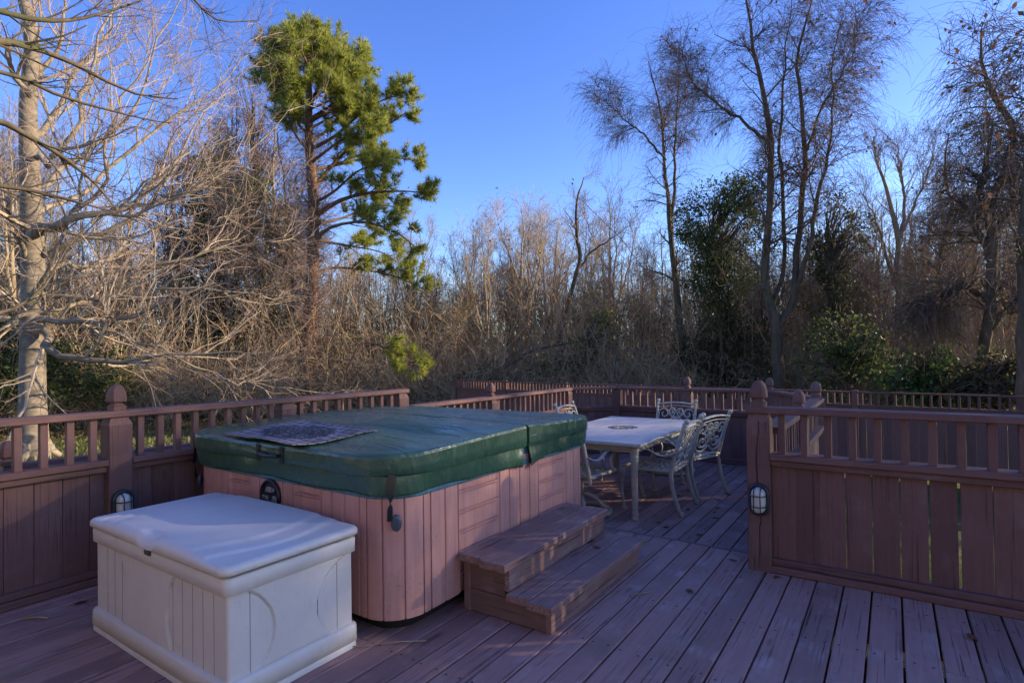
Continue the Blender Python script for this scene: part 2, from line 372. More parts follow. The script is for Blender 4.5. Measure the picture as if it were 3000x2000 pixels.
# ------------------------------------------------------------------ deck
def deck(name, x0, x1, y0, y1, ztop, phase):
    mb = MB(); k0 = math.floor((x0-phase)/.1448); x = phase+k0*.1448; jo = [y0+.45+i*.61 for i in range(int((y1-y0)/.61)+1)]
    while x < x1:
        segs = []; y = y0
        cut = random.choice(jo) if random.random() < .55 else None
        segs = [(y0, y1)] if cut is None or cut > y1-.6 else [(y0, cut-.002), (cut+.002, y1)]
        for a, b in segs:
            dz = random.uniform(-.0025, .002); gp = random.uniform(.003, .0055)
            e = random.uniform(-.008, .01) if b == y1 else 0
            mb.box(x+gp, x+.1448-gp, a, b+e, ztop-.034+dz, ztop+dz, .004)
            for j in jo:
                if a+.03 < j < b-.03:
                    for q in (.032, .112):
                        cx, cy = x+q+random.uniform(-.008, .008), j+random.uniform(-.008, .008); r_ = .0065
                        V = [(cx+r_*math.cos(t*math.pi/3), cy+r_*math.sin(t*math.pi/3), ztop+dz+.0008) for t in range(6)]
                        mb.add(V, [[0, 1, 2, 3, 4, 5]], mi=1)
        x += .1448
    # joists and rim below
    for j in jo: mb.box(x0, x1, j-.019, j+.019, ztop-.22, ztop-.036, .002, mi=2)
    mb.box(x0+.005, x1, y0+.01, y0+.05, ztop-.24, ztop-.037, mi=2); mb.box(x0+.005, x1, y1-.05, y1-.012, ztop-.24, ztop-.037, mi=2)
    mb.box(x0-.03, x0+.004, y0, y1, ztop-.26, ztop-.003, mi=2); 
    for px in np.arange(x0+.3, x1, 1.6):
        for py in (y0+.2, (y0+y1)/2, y1-.2): mb.box(px-.07, px+.07, py-.07, py+.07, GZ-.05, ztop-.222, mi=2)
    return tag(mb.build(name, [DKM, NAIL, STX]), kind='structure')
deck('deck', -4.36, 4.4, -2.2, 4.225, 0, .0197)
deck('lower_deck', -4.36, -.60, 4.14, 8.62, -.15, .055)
# ------------------------------------------------------------------ the house behind the camera
def house():
    y = -2.45; root = empty('house', (0, y, GZ), 0, 'cream sided house wall with glass doors behind the camera, facing the deck', 'house')
    sid = plain('cream_siding', (.62, .52, .40), .6, var=.08); trim = plain('white_trim', (.75, .74, .70), .5, var=.05)
    gl = NG('window_glass'); gl.out((.02, .025, .03), .05, spec=1.0); gl = gl.mat
    ops = [(-4.6, -3.4, 1.75, 3.1), (-2.3, -.4, 1.0, 3.1), (1.2, 3.0, 1.0, 3.1), (4.6, 6.0, 1.75, 3.1)]   # x0, x1, z0, z1
    mb = MB(); z = 0.0
    while z < 4.4:
        zz = z+.0001; xs = [(-9., 9.)]
        for a, b, z0, z1 in ops:
            if z1 > z and z0 < z+.11: xs = [s for q in xs for s in (((q[0], a), (b, q[1])) if q[0] < a and q[1] > b else (q,))]
        for a, b in xs:
            V = [(a, 0, z), (b, 0, z), (b, .018, z), (a, .018, z), (a, -.1, z+.115), (b, -.1, z+.115), (b, .003, z+.115), (a, .003, z+.115)]
            mb.add([V[i] for i in (0, 1, 2, 3, 4, 5, 6, 7)], [[3, 2, 6, 7], [0, 1, 2, 3]])
        z += .115
    mb.box(-9, 9, -.25, -.11, 0, 4.4); mb.build('wall', [sid], root)
    for i, (a, b, z0, z1) in enumerate(ops):
        mf = MB(); w_ = .08
        mf.box(a-w_, a, -.05, .05, z0-w_, z1+w_); mf.box(b, b+w_, -.05, .05, z0-w_, z1+w_); mf.box(a, b, -.05, .05, z1, z1+w_); mf.box(a, b, -.05, .055, z0-w_, z0)
        mf.box((a+b)/2-.03, (a+b)/2+.03, -.04, .03, z0, z1); o = mf.build('door_frame' if z0 < 1.5 else 'window', [trim], root)
        mp = MB(); mp.box(a, b, -.03, -.015, z0, z1, .001); mp.build('pane', [gl], o)
    mr = MB(); rf = plain('dark_shingles', (.09, .08, .075), .9)
    mr.add([(-9.4, .55, 4.15), (9.4, .55, 4.15), (9.4, -4.5, 6.9), (-9.4, -4.5, 6.9), (-9.4, .55, 4.02), (9.4, .55, 4.02), (9.4, -4.5, 6.77), (-9.4, -4.5, 6.77)], [[0, 1, 2, 3], [7, 6, 5, 4], [4, 5, 1, 0], [5, 6, 2, 1], [6, 7, 3, 2], [7, 4, 0, 3]])
    mr.build('roof', [rf], root)
house()
# ------------------------------------------------------------------ railings
def finial(mb, c):
    p = [(.045, 0), (.046, .03), (.036, .036), (.029, .046), (.031, .054), (.049, .060), (.050, .075), (.049, .098), (.044, .126), (.035, .150), (.023, .166), (.009, .173)]
    mb.lathe([(r*.99, z) for r, z in p], 16, c, square=True, smooth=False)
bal_me = []
for i in range(4):
    mb = MB(); mb.bar((0, 0, 0), (0, 0, .258), .042, .040, .003, (1, 0, 0)); bal_me.append(mb.mesh('baluster', [WZ]))
def post(parent, x, ztop, fin=None, w_=.14, crack=False, kind='post'):
    mb = MB(); h = ztop
    mb.bar((x, 0, 0), (x, 0, h-.05), w_, w_, .006, (1, 0, 0)); 
    V = [(x+sx*w_/2, sy*w_/2, h-.05) for sx, sy in ((-1, -1), (1, -1), (1, 1), (-1, 1))]+[(x+sx*(w_/2-.02), sy*(w_/2-.02), h) for sx, sy in ((-1, -1), (1, -1), (1, 1), (-1, 1))]
    mb.add(V, [[0, 1, 5, 4], [1, 2, 6, 5], [2, 3, 7, 6], [3, 0, 4, 7], [4, 5, 6, 7]])
    if crack:
        zs = np.linspace(.02, h-.04, 26); L, Rr = [], []
        for i, z in enumerate(zs):
            cx = x+.004+.012*math.sin(z*7.)+random.uniform(-.002, .002)-.012*(z < .3); ww = .0014+.0022*math.sin(math.pi*(i+.5)/26)
            L.append((cx-ww, -w_/2-.0006, z)); Rr.append((cx+ww, -w_/2-.0006, z))
        mb.add(L+Rr, [[i, i+26, i+27, i+1] for i in range(25)], mi=1)
    o = mb.build(kind, [WZ, DARK], parent)
    if fin is not None:
        mf = MB(); finial(mf, (x, 0, fin)); mf.build('finial', [WZ], o)
    return o
def railing(label, P0, P1, z0, posts, top=1.07, off=0, x_rail=None, gaps=None, bp=.128, cat='railing', group=None, crack=()):
    P0, P1 = np.array(P0, float), np.array(P1, float); L = np.linalg.norm(P1-P0); rz = math.atan2(P1[1]-P0[1], P1[0]-P0[0])
    root = empty('deck_railing', (P0[0], P0[1], z0), rz, label, cat, group)
    dz = top-1.07; xr0, xr1 = x_rail if x_rail else (0, L)
    mb = MB(); mb.bar((xr0, 0, top-.021), (xr1, 0, top-.021), .142, .042, .006); mb.build('top_rail', [WX], root)
    for i, (t, f) in enumerate(posts): post(root, t, top-.043, top if f else None, crack=(i in crack))
    ps = sorted(t for t, _ in posts)
    iv = []
    if not ps or ps[0] > .3: iv.append((xr0, ps[0]-.072 if ps else xr1))
    iv += [(a+.072, b-.072) for a, b in zip(ps[:-1], ps[1:])]
    if ps and ps[-1] < L-.3: iv.append((ps[-1]+.072, xr1))
    lz = .77+dz*.6
    for a, b in iv:
        if b-a < .12: continue
        m1 = MB(); m1.bar((a, 0, lz-.021), (b, 0, lz-.021), .142, .04, .005); m1.build('ledge', [WX], root)
        m2 = MB(); m2.bar((a, 0, lz-.062), (b, 0, lz-.062), .10, .038, .004); m2.build('ledge_trim', [WX], root)
        m3 = MB(); x = a; gi = 0
        while x < b-.01:
            wd = min(.138, b-x); g_ = random.choice([.0012, .0018, .002, .003]) 
            if gaps and gi in gaps: g_ = gaps[gi]
            m3.box(x, x+wd-g_, -.009, .009, .03, lz-.07, .002); x += wd+(g_ if g_ < .003 else 0); gi += 1
        m3.build('panel', [WZ], root)
        m4 = MB(); m4.bar((a, 0, .024), (b, 0, .024), .125, .044, .005); m4.build('base_trim', [WX], root)
        m5 = MB(); m5.bar((a, 0, .069), (b, 0, .069), .092, .042, .005); m5.build('base_trim', [WX], root)
        n = max(1, int(round((b-a)/bp))-0); st = (b-a)/n
        for i in range(n):
            xx = a+st*(i+.5)
            o = link('baluster', random.choice(bal_me), root, (xx+random.uniform(-.004, .004), -.012+random.uniform(-.003, .003), lz-.001), (random.uniform(-.008, .008), random.uniform(-.008, .008), random.uniform(-.05, .05)))
            o.scale = (1, 1, (top-.043-lz+.002)/.258)
    return root
railing('closest red-brown deck railing across the right foreground, ending in the post with the caged light', (-.74, 3.992), (4.4, 3.992), 0, [(0, True), (2.75, False), (5.07, False)], x_rail=(-.07, 5.14),
        gaps={2: .005, 3: .006, 4: .006, 5: .010, 6: .014, 0: .0012, 1: .0012, 7: .002, 8: .002}, crack=(0,))
railing('long railing along the left edge of the upper deck behind the hot tub', (-4.28, -2.2), (-4.28, 4.235), 0, [(.07, False), (3.778, True), (5.02, False), (6.36, False)], top=1.10)
railing('lower railing beyond the hot tub along the left edge of the dining area', (-4.28, 4.31), (-4.28, 7.86), -.15, [(1.46, True), (3.48, False)], x_rail=(0, 3.55))
railing('short diagonal railing at the far left corner of the dining area', (-4.28, 7.90), (-3.72, 8.47), -.15, [], x_rail=(.0, .80))
railing('back railing of the dining area behind the patio chairs, warm sun on its balusters', (-3.72, 8.47), (-1.40, 8.33), -.15, [(.0, False), (1.165, True), (2.32, True)])
railing('diagonal railing at the far right corner of the dining area', (-1.34, 8.27), (-.70, 7.16), -.15, [(1.22, True)], x_rail=(0, 1.29))
railing('railing running away behind the near post on the right edge of the dining area', (-.70, 7.02), (-.70, 4.13), -.15, [(1.45, True)], x_rail=(.0, 2.89))
# low newel and stair rail outside the left railing
r = empty('stair_railing', (-5.2, 1.245, GZ), 0, 'low newel post with handrail of the steps outside the left railing', 'stair railing')
post(r, 0, -GZ+.70, -GZ+.70, w_=.09, kind='post')
mb = MB(); mb.bar((-.05, .05, -GZ+.68), (-.05, 1.6, -GZ+.66), .09, .04, .005); mb.bar((-.05, .05, -GZ+.40), (-.05, 1.6, -GZ+.38), .04, .09, .005); mb.build('handrail', [WY], r)
mb = MB(); mb.bar((-.05, 1.55, 0), (-.05, 1.55, -GZ+.64), .09, .09, .005, (1, 0, 0)); mb.build('post', [WZ], r)
# ------------------------------------------------------------------ yard fence
def fence():
    P = [np.array(q) for q in ((-12.6, 14.95), (-.63, 12.99), (9.5, 11.6))]
    root = empty('yard_fence', (*P[0], GZ), 0, 'long red-brown board fence with a spindle top running across the yard behind the deck', 'fence')
    top = 1.60; nsp = 0; rest = []
    for a, b in zip(P[:-1], P[1:]):
        L = np.linalg.norm(b-a); n = round(L/2.44); d = (b-a)/L; ang = math.atan2(d[1], d[0])
        for i in range(n+1):
            if i == n and b is not P[-1]: continue
            p = a+d*L*i/n-P[0]
            mb = MB(); mb.bar((p[0], p[1], 0), (p[0], p[1], top+.02), .1, .1, .005, (1, 0, 0)); mb.build('post', [FAR], root)
        for i in range(n):
            q0 = a+d*(L*i/n+.05)-P[0]; q1 = a+d*(L*(i+1)/n-.05)-P[0]
            def X_(t, y, z): return (q0[0]+d[0]*t-d[1]*y, q0[1]+d[1]*t+d[0]*y, z)
            LL = np.linalg.norm(q1-q0)
            mb = MB(); mb.bar(X_(0, 0, top-.015), X_(LL, 0, top-.015), .07, .03); mb.build('cap_rail', [FAR], root)
            mb = MB(); mb.bar(X_(0, 0, top-.27), X_(LL, 0, top-.27), .07, .03); mb.bar(X_(0, 0, top-.305), X_(LL, 0, top-.305), .05, .034); mb.build('ledge', [FAR], root)
            mb = MB(); t = 0
            while t < LL-.02:
                wd = min(.138, LL-t); g_ = random.choice([.002, .003, .006]); mb.bar(X_(t+wd/2, 0, .02), X_(t+wd/2, 0, top-.325), .016, wd-g_, .002, (d[0], d[1], 0)); t += wd
            mb.build('panel', [FAR], root)
            k = 18
            for j in range(k):
                t = LL*(j+.5)/k; rest.append((np.linalg.norm(np.array(X_(t, 0, 0))[:2]+P[0]), X_(t, 0, 0)))
    rest.sort(key=lambda r: abs(math.atan2(*(np.array(r[1][:2])+P[0]))+.0)*0+r[0])
    sm = MB(); sm.bar((0, 0, top-.255), (0, 0, top-.03), .038, .038, .003, (1, 0, 0)); sme = sm.mesh('spindle', [FAR])
    for _, p in rest[:96]: link('spindle', sme, root, (p[0], p[1], 0), (0, 0, -.11))
    mb = MB()
    for _, p in rest[96:]: mb.bar((p[0], p[1], top-.255), (p[0], p[1], top-.03), .038, .038, .003, (1, 0, 0))
    tag(mb.build('spindle', [FAR], root), kind='stuff')
fence()
# ------------------------------------------------------------------ hot tub
def rrect(x0, x1, y0, y1, r, seg=10, stepl=.1):
    """closed path, starts at middle of front going +x; returns pts, normals"""
    P, N = [], []
    def line(a, b, n):
        a, b = np.array(a), np.array(b); k = max(1, int(np.linalg.norm(b-a)/stepl))
        for i in range(k): P.append(a+(b-a)*i/k); N.append(n)
    def arc(c, a0):
        for i in range(seg):
            t = a0+math.pi/2*i/seg; P.append(np.array(c)+r*np.array((math.cos(t), math.sin(t)))); N.append((math.cos(t), math.sin(t)))
    line((x0+r, y0), (x1-r, y0), (0, -1)); arc((x1-r, y0+r), -math.pi/2)
    line((x1, y0+r), (x1, y1-r), (1, 0)); arc((x1-r, y1-r), 0)
    line((x1-r, y1), (x0+r, y1), (0, 1)); arc((x0+r, y1-r), math.pi/2)
    line((x0, y1-r), (x0, y0+r), (-1, 0)); arc((x0+r, y0+r), math.pi)
    return np.array(P), np.array(N, float)
TX0, TX1, TY0, TY1 = -4.06, -2.05, 1.95, 4.10
def hot_tub():
    root = empty('hot_tub', (-3.05, 3.0, 0), 0, 'large hot tub with pinkish vinyl board cabinet standing on the deck under its green cover', 'hot tub')
    O = np.array((-3.05, 3.0))
    r = .22; P, N = rrect(TX0, TX1, TY0, TY1, r, 40, .004)
    s = np.concatenate([[0], np.cumsum(np.linalg.norm(np.diff(P, axis=0), axis=1))])
    def s_of(p): return s[np.argmin(np.hypot(P[:, 0]-p[0], P[:, 1]-p[1]))]
    fr = [-3.80, -3.68, -3.585, -3.327, -3.226, -2.99, -2.885, -2.627, -2.54, -2.43, -2.316]
    rt = [2.21, 2.325, 2.44, 2.842, 2.95, 3.07, 3.19, 3.305, 3.70, 3.82, 3.91]
    panels = [((-3.585, TY0), (-3.327, TY0), 'f'), ((-2.885, TY0), (-2.627, TY0), 'f'), ((TX1, 2.44), (TX1, 2.842), 'r'), ((TX1, 3.305), (TX1, 3.70), 'r')]
    gs = [s_of((x, TY0)) for x in fr]+[s_of((TX1, y)) for y in rt]
    sa, sb = s_of((TX1-r, TY0)), s_of((TX1, TY0+r))
    gs += [sa+(sb-sa)*t for t in (.02, .30, .62, .95)]
    e = s_of((TX1, TY1-r)); gs += [e+.115*i for i in range(1, 60) if e+.115*i < s[-1]-.05]
    gs = np.array(sorted(gs))
    pr = [(s_of(a), s_of(b)) for a, b, _ in panels]
    zt = [.66, .545, .43, .315, .20]
    hw = .005
    us = sorted(set([round(x, 4) for g in gs for x in (g-hw-.001, g-hw*.4, g, g+hw*.4, g+hw+.001)]+[round(x, 4) for x in np.arange(0, s[-1], .04)]+[round(x, 4) for x in np.linspace(sa, sb, 16)]))
    zs = sorted(set([.085, .0851, .77]+[z+d for z in zt for d in (-.022, -.012, -.006, 0, .003, .007)]))
    G = np.zeros((len(us), len(zs), 3))
    for i, u in enumerate(us):
        k = min(np.searchsorted(s, u), len(s)-1); p, n = P[k], N[k]
        base = 0; dg = np.min(np.abs(gs-u))
        if dg < hw: base = -.010
        elif dg < .008: base = -.0012
        inp = any(a+.008 < u < b-.008 for a, b in pr)
        bow = 0
        for j, z in enumerate(zs):
            d = base
            if inp:
                d = -.012
                for t in zt:
                    if t-.0135 < z < t-.003: d = -.002
                    if t-.0005 < z < t+.0035: d = -.022
            G[i, j] = (p[0]+n[0]*d-O[0], p[1]+n[1]*d-O[1], z)
    mb = MB()
    # per-board tint
    b = len(zs); V = G.reshape(-1, 3); F, B = [], []
    tints = RNG.random(len(gs)+1)
    for i in range(len(us)):
        i2 = (i+1) % len(us); t = tints[np.searchsorted(gs, us[i]+.0005)]
        for j in range(b-1): F.append([i*b+j, i2*b+j, i2*b+j+1, i*b+j+1]); B.append(t)
    link('cabinet', fast_mesh('cabinet', V, np.array(F), TUB, False, B), root)
    mb = MB(); P2, N2 = rrect(TX0+.09, TX1-.09, TY0+.09, TY1-.09, .15, 6)
    mb.grid(np.stack([np.column_stack([P2-O, np.full(len(P2), z)]) for z in (0.002, .3)], 1), closed_u=True); mb.build('base', [DARK], root)
    mb = MB(); P2, N2 = rrect(TX0-.002, TX1+.002, TY0-.002, TY1+.002, .222, 12)
    rings = [(0, .703), (.004, .706), (.004, .722), (-.004, .735), (-.012, .83), (-.06, .86), (-.3, .862)]
    mb.grid(np.stack([np.column_stack([P2+N2*d-O, np.full(len(P2), z)]) for d, z in rings], 1), closed_u=True); mb.build('foam_rim', [FOAM], root)
    # control panel on the front wall
    cp = MB(); c = np.array((-3.095, TY0-.002, .612))-np.array((*O, 0)); Mx = np.array([[1, 0, 0], [0, 0, -1], [0, 1, 0]], float)
    cp.lathe([(.098, 0), (.098, .012), (.092, .020), (.084, .018), (.080, .004), (.076, .003)], 40, c, M=Mx); po = cp.build('control_panel', [BLACK], root)
    lcd = plain('grey_panel_buttons', (.16, .16, .17), .35); scr = plain('panel_display', (.22, .20, .19), .15)
    d1 = MB(); a = [(-.05, .018), (-.03, .05), (.008, .052), (.02, .018)]
    d1.add([c+np.array((x, -.012, z)) for x, z in a]+[c+np.array((x, -.004, z)) for x, z in a], [[0, 3, 2, 1], [0, 1, 5, 4], [1, 2, 6, 5], [2, 3, 7, 6], [3, 0, 4, 7]]); d1.build('display', [scr], po)
    for x, z, rr_ in ((-.062, -.012, .010), (-.03, -.02, .017), (.048, -.022, .026), (.04, .035, .013)):
        bt = MB(); bt.lathe([(rr_, 0), (rr_, .012), (rr_*.8, .015)], 16, c+np.array((x, -.003, z)), M=Mx); bt.build('button', [lcd], po)
    for x in (-.004, .007):
        bt = MB(); bt.box(c[0]+x-.003, c[0]+x+.003, c[1]-.016, c[1]-.003, c[2]-.045, c[2]-.03, .001); bt.build('button', [lcd], po)
    # strap buckles screwed on the cabinet
    for (x, y, nx, ny, z) in ((-2.095, 2.005, .72, -.70, .60), (-4.02, 2.0, -.75, -.66, .60)):
        n = np.array((nx, ny)); n /= np.linalg.norm(n); t = np.array((-n[1], n[0])); q = np.array((x, y))-O
        MM = np.array([[t[0], 0, n[0]], [t[1], 0, n[1]], [0, 1, 0]], float)
        bk = MB(); M2 = MM.copy(); M2[2, 1] = 1.6; bk.lathe([(.027, 0), (.027, .010), (.022, .016), (.012, .018)], 20, (q[0], q[1], z-.012), M=M2)
        for k in range(3): bk.bar((q[0]+n[0]*.018+t[0]*(k-1)*.011, q[1]+n[1]*.018+t[1]*(k-1)*.011, z-.02), (q[0]+n[0]*.018+t[0]*(k-1)*.011, q[1]+n[1]*.018+t[1]*(k-1)*.011, z+.012), .004, .004, .001, (n[0], n[1], 0))
        bk.build('strap_buckle', [plain('slate_plastic', (.05, .075, .10), .4)], root)
hot_tub()
def spa_cover():
    CX0, CX1, CY0, CY1 = -4.13, -2.015, 1.90, 4.22; R_ = .30; YF = 3.115
    cx, cy = (CX0+CX1)/2, (CY0+CY1)/2
    root = empty('spa_cover', (cx, cy, .75), 0, 'folding dark green vinyl cover lying on top of the hot tub', 'hot tub cover')
    O = np.array((cx, cy, .75))
    rng = np.random.default_rng(3); wv = [(rng.uniform(2, 7), rng.uniform(6, 16), rng.uniform(0, 6.3), rng.uniform(.0008, .0026)) for _ in range(16)]
    def wrinkle(x, y):
        w_ = 0
        for fx, fy, ph, a in wv: w_ += a*np.sin(fx*(x+.35*np.sin(1.7*y+ph))+fy*y*.8+ph)
        u = (x-CX1)/.75; w_ += .006*np.exp(-u*u*1.2)*np.sin(11*(y-YF)*(1+.4*np.sin(3*x))+4*x)*np.exp(-((y-YF)/.55)**2)
        w_ += .012*np.exp(-((x+2.55)/.38)**2-((y-2.72-.25*(x+2.5))/.08)**2)+.010*np.exp(-((x+3.0)/.4)**2-((y-2.55-.2*(x+3))/.06)**2)-.008*np.exp(-((x+2.4)/.3)**2-((y-2.45)/.1)**2)
        return w_*1.35
    def top(x, y):
        tx = np.clip(1-((x-cx)/(CX1-CX0)*2)**4, 0, 1); a = np.clip((y-CY0)/(YF-CY0), 0, 1) if True else 0
        b = np.clip((CY1-y)/(CY1-YF), 0, 1); t = np.minimum(a, b)
        ends = np.clip(1-((x-cx)/(CX1-CX0)*2)**2, 0, 1)
        return .930+.040*t**.8+.020*ends*np.sin(math.pi*np.clip(t, 0, 1)*.5+.3)*np.minimum(1, t*5)
    for half in (0, 1):
        y0, y1 = (CY0, YF-.013) if half == 0 else (YF+.013, CY1)
        ns, nx = 46, 90
        ys = np.linspace(0, 1, ns)
        G = []
        for t in ys:
            y = y0+(y1-y0)*(.5-.5*math.cos(math.pi*t))
            d = (y-CY0) if half == 0 else (CY1-y)
            ins = R_-math.sqrt(max(0, R_*R_-(R_-d)**2)) if d < R_ else 0
            row = []
            for sx in np.linspace(0, 1, nx):
                x = (CX0+ins)+(CX1-CX0-2*ins)*(.5-.5*math.cos(math.pi*sx)); row.append((x, y))
            G.append(row)
        G = np.array(G); X, Y = G[..., 0], G[..., 1]
        # distance to the outline for edge rounding
        dx = np.minimum(X-CX0, CX1-X); dyo = (Y-CY0) if half == 0 else (CY1-Y); dyf = (YF-Y) if half == 0 else (Y-YF)
        ddx, ddy = np.maximum(R_-dx, 0), np.maximum(R_-dyo, 0)
        dist = np.where((dx < R_) & (dyo < R_), R_-np.hypot(ddx, ddy), np.minimum(dx, dyo))
        dist = np.clip(dist, 0, 1); fold = np.clip(dyf, 0, 1)
        er = np.clip(dist/.02, 0, 1); fr_ = np.clip(fold/.016, 0, 1)
        Zt = top(X, Y)+wrinkle(X, Y)*np.clip(dist/.12, 0, 1)*np.clip(fold/.03, 0, 1)-.012*(1-np.sqrt(1-(1-er)**2))-.012*(1-np.sqrt(1-(1-fr_)**2))
        mb = MB(); mb.grid(np.stack([X-O[0], Y-O[1], Zt-O[2]], -1))
        # boundary loop
        k = nx; loop = [(0, j) for j in range(nx)]+[(i, nx-1) for i in range(1, ns)]+[(ns-1, j) for j in range(nx-2, -1, -1)]+[(i, 0) for i in range(ns-2, 0, -1)]
        ring = np.array([(X[i, j], Y[i, j], Zt[i, j]) for i, j in loop])
        prs = [ring]
        c2 = ring[:, :2].mean(0)
        for q, (dz, o) in enumerate(((.004, .003), (.008, .0045), (.014, .004), (.06, .006), (.095, .004), (.106, -.004))):
            rg = ring.copy(); n = ring[:, :2]-c2; n /= np.linalg.norm(n, axis=1, keepdims=True)
            zb = .93 if q < 3 else None
            rg[:, :2] += n*o; rg[:, 2] = ring[:, 2]-dz if q < 4 else (.93-dz+.004*np.sin(ring[:, 0]*9+ring[:, 1]*7))
            if q == 3: rg[:, 2] = .93-.055+(ring[:, 2]-.93)*.5
            prs.append(rg)
        Gs = np.stack(prs, 1)-O; mb.grid(Gs, closed_u=True)
        po = mb.build('cover_panel', [VINYL], root)
        # skirt flap
        def path():
            Pp, Nn = rrect(CX0+.022, CX1-.012, CY0+.022, CY1-.025, .235, 14, .025); return Pp, Nn
        Pp, Nn = path(); sel = [i for i in range(len(Pp)) if (Pp[i, 1] < YF-.02 if half == 0 else Pp[i, 1] > YF+.02)]
        # order so that the strip is continuous
        br = [i for i in range(1, len(sel)) if sel[i] != sel[i-1]+1]
        if br: sel = sel[br[0]:]+sel[:br[0]]
        Pp, Nn = Pp[sel], Nn[sel]; rows = []
        for q, t in enumerate(np.linspace(0, 1, 9)):
            p = Pp.copy(); x, y = p[:, 0], p[:, 1]
            near = np.exp(-np.abs(y-YF)/.13)*(x > cx)
            wob = .005*np.sin(9*x+7*y)+.004*np.sin(17*(x+y))+.003*np.sin(23*y-12*x)
            o = -.003+.002*math.sin(math.pi*t)+wob*t-.003*t+near*(.022*t+.03*math.sin(math.pi*t)*t)-.005*t
            z = .822-t*(.100+.004*np.sin(5*x+4*y)+.003*np.sin(11*y+7*x)+near*.03*(half == 0)+near*.06*(half == 1))
            p = p+Nn*np.asarray(o)[:, None]
            if half == 0: p[:, 1] = np.where(near > .3, p[:, 1]-.02*t, p[:, 1])
            rows.append(np.column_stack([p, z]))
        hem = rows[-1].copy(); hem[:, :2] -= Nn*.006; rows.append(hem)
        mb = MB(); mb.grid(np.stack(rows, 1)-O); sk = mb.build('skirt', [VINYL], po)
        if half == 0:
            for x, y, nx_, ny_ in ((-2.105, 1.985, .72, -.70),(-4.06, 1.99, -.72, -.70)):
                mb = MB(); n = np.array((nx_, ny_)); n /= np.linalg.norm(n); tt = np.array((-n[1], n[0])); zz = np.linspace(.835, .60, 14); L, R2 = [], []
                for q, z in enumerate(zz):
                    f = q/13; tw = math.pi*min(1, max(0, (f-.45)/.3)); w_ = .017-.004*f; dd = tt*math.cos(tw)+n*math.sin(tw)*.6; off = n*(.006+.012*math.sin(math.pi*f)); p = np.array((x, y))+off+tt*(-.012*f)
                    L.append((*(p-dd*w_), z)); R2.append((*(p+dd*w_), z))
                Gq = np.stack([np.array(L), np.array(R2)], 1)-O; Gb = Gq.copy(); Gb[:, :, :2] += n*.003
                mb.grid(Gq); mb.grid(Gb); mb.build('strap', [BLACK], root)
            hd = MB()
            for x in (-3.14, -2.905): hd.box(x-.018-O[0], x+.018-O[0], CY0-.012-O[1], CY0-.0065-O[1], .828-O[2], .922-O[2], .002)
            hd.tube([(x-O[0], CY0-.022-.016*math.sin(math.pi*(x+3.15)/.26)-O[1], .872-O[2]-.004*math.sin(14*x)) for x in np.linspace(-3.13, -2.915, 12)], .011, 8)
            for x in np.linspace(-3.10, -3.02, 8): hd.lathe([(.0135, -.003), (.0135, .003)], 10, (x-O[0], CY0-.033-O[1], .872-O[2]), M=np.array([[0, 0, 1], [0, 1, 0], [1, 0, 0]], float))
            hd.build('handle', [BLACK], root)
        else:
            fl = MB()
            fl.box(CX1-.004-O[0], CX1+.0095-O[0], YF+.012-O[1], YF+.16-O[1], .845-O[2], .956-O[2], .003); fl.build('seam_flap', [VINYL], po)
            zp = MB(); zp.tube([(CX1+.011-O[0], y-O[1], .893-O[2]) for y in (YF+.015, YF+.155)], .0022, 5); zp.build('zip', [plain('zip_metal', (.4, .42, .42), .3, 1)], po)
    hg = MB(); hg.box(CX0+.03-O[0], CX1-.03-O[0], YF-.03-O[1], YF+.03-O[1], .89-O[2], .935-O[2], .01); hg.build('hinge', [VINYL], root)
    return top, wrinkle
cover_top, cover_wr = spa_cover()
def door_mat():
    # a rectangle resting on the cover, its front edge lifted over the cover's rim
    a = np.array((-2.655, 1.885)); u = np.array((-.905, .105)); u /= np.linalg.norm(u); v = np.array((-u[1], u[0]))*-1
    W_, D_ = .90, .55; c = np.array((-3.13, 2.16))
    ang = math.atan2(-u[1], -u[0])
    root_loc = (c[0], c[1], .957)
    n, mm = 46, 30; th = .005; G = np.zeros((n, mm, 3)); Gb = np.zeros((n, mm, 3)); ca, sa = math.cos(ang), math.sin(ang)
    for i in range(n):
        for j in range(mm):
            x = -W_/2+W_*i/(n-1); y = -D_/2+D_*j/(mm-1)
            X = c[0]+ca*x-sa*y; Y = c[1]+sa*x+ca*y
            z = float(cover_top(np.float64(X), np.float64(max(Y, 1.93)))+max(0, cover_wr(X, max(Y, 2.0))))+.006
            z += .012*max(0, (2.0-Y)/.12)
            G[i, j] = (x, y, z+th-root_loc[2]); Gb[i, j] = (x, y, z-root_loc[2])
    mb = MB(); mb.grid(G)
    loop = [(i, 0) for i in range(n)]+[(n-1, j) for j in range(1, mm)]+[(i, mm-1) for i in range(n-2, -1, -1)]+[(0, j) for j in range(mm-2, 0, -1)]
    mb.grid(np.stack([[Gb[q] for q in loop], [G[q] for q in loop]], 1), closed_u=True, smooth=False)
    o = mb.build('door_mat', [MATM], None, root_loc, (0, 0, ang)); tag(o, 'black rubber door mat with stone pattern lying on the front of the hot tub cover', 'door mat')
door_mat()
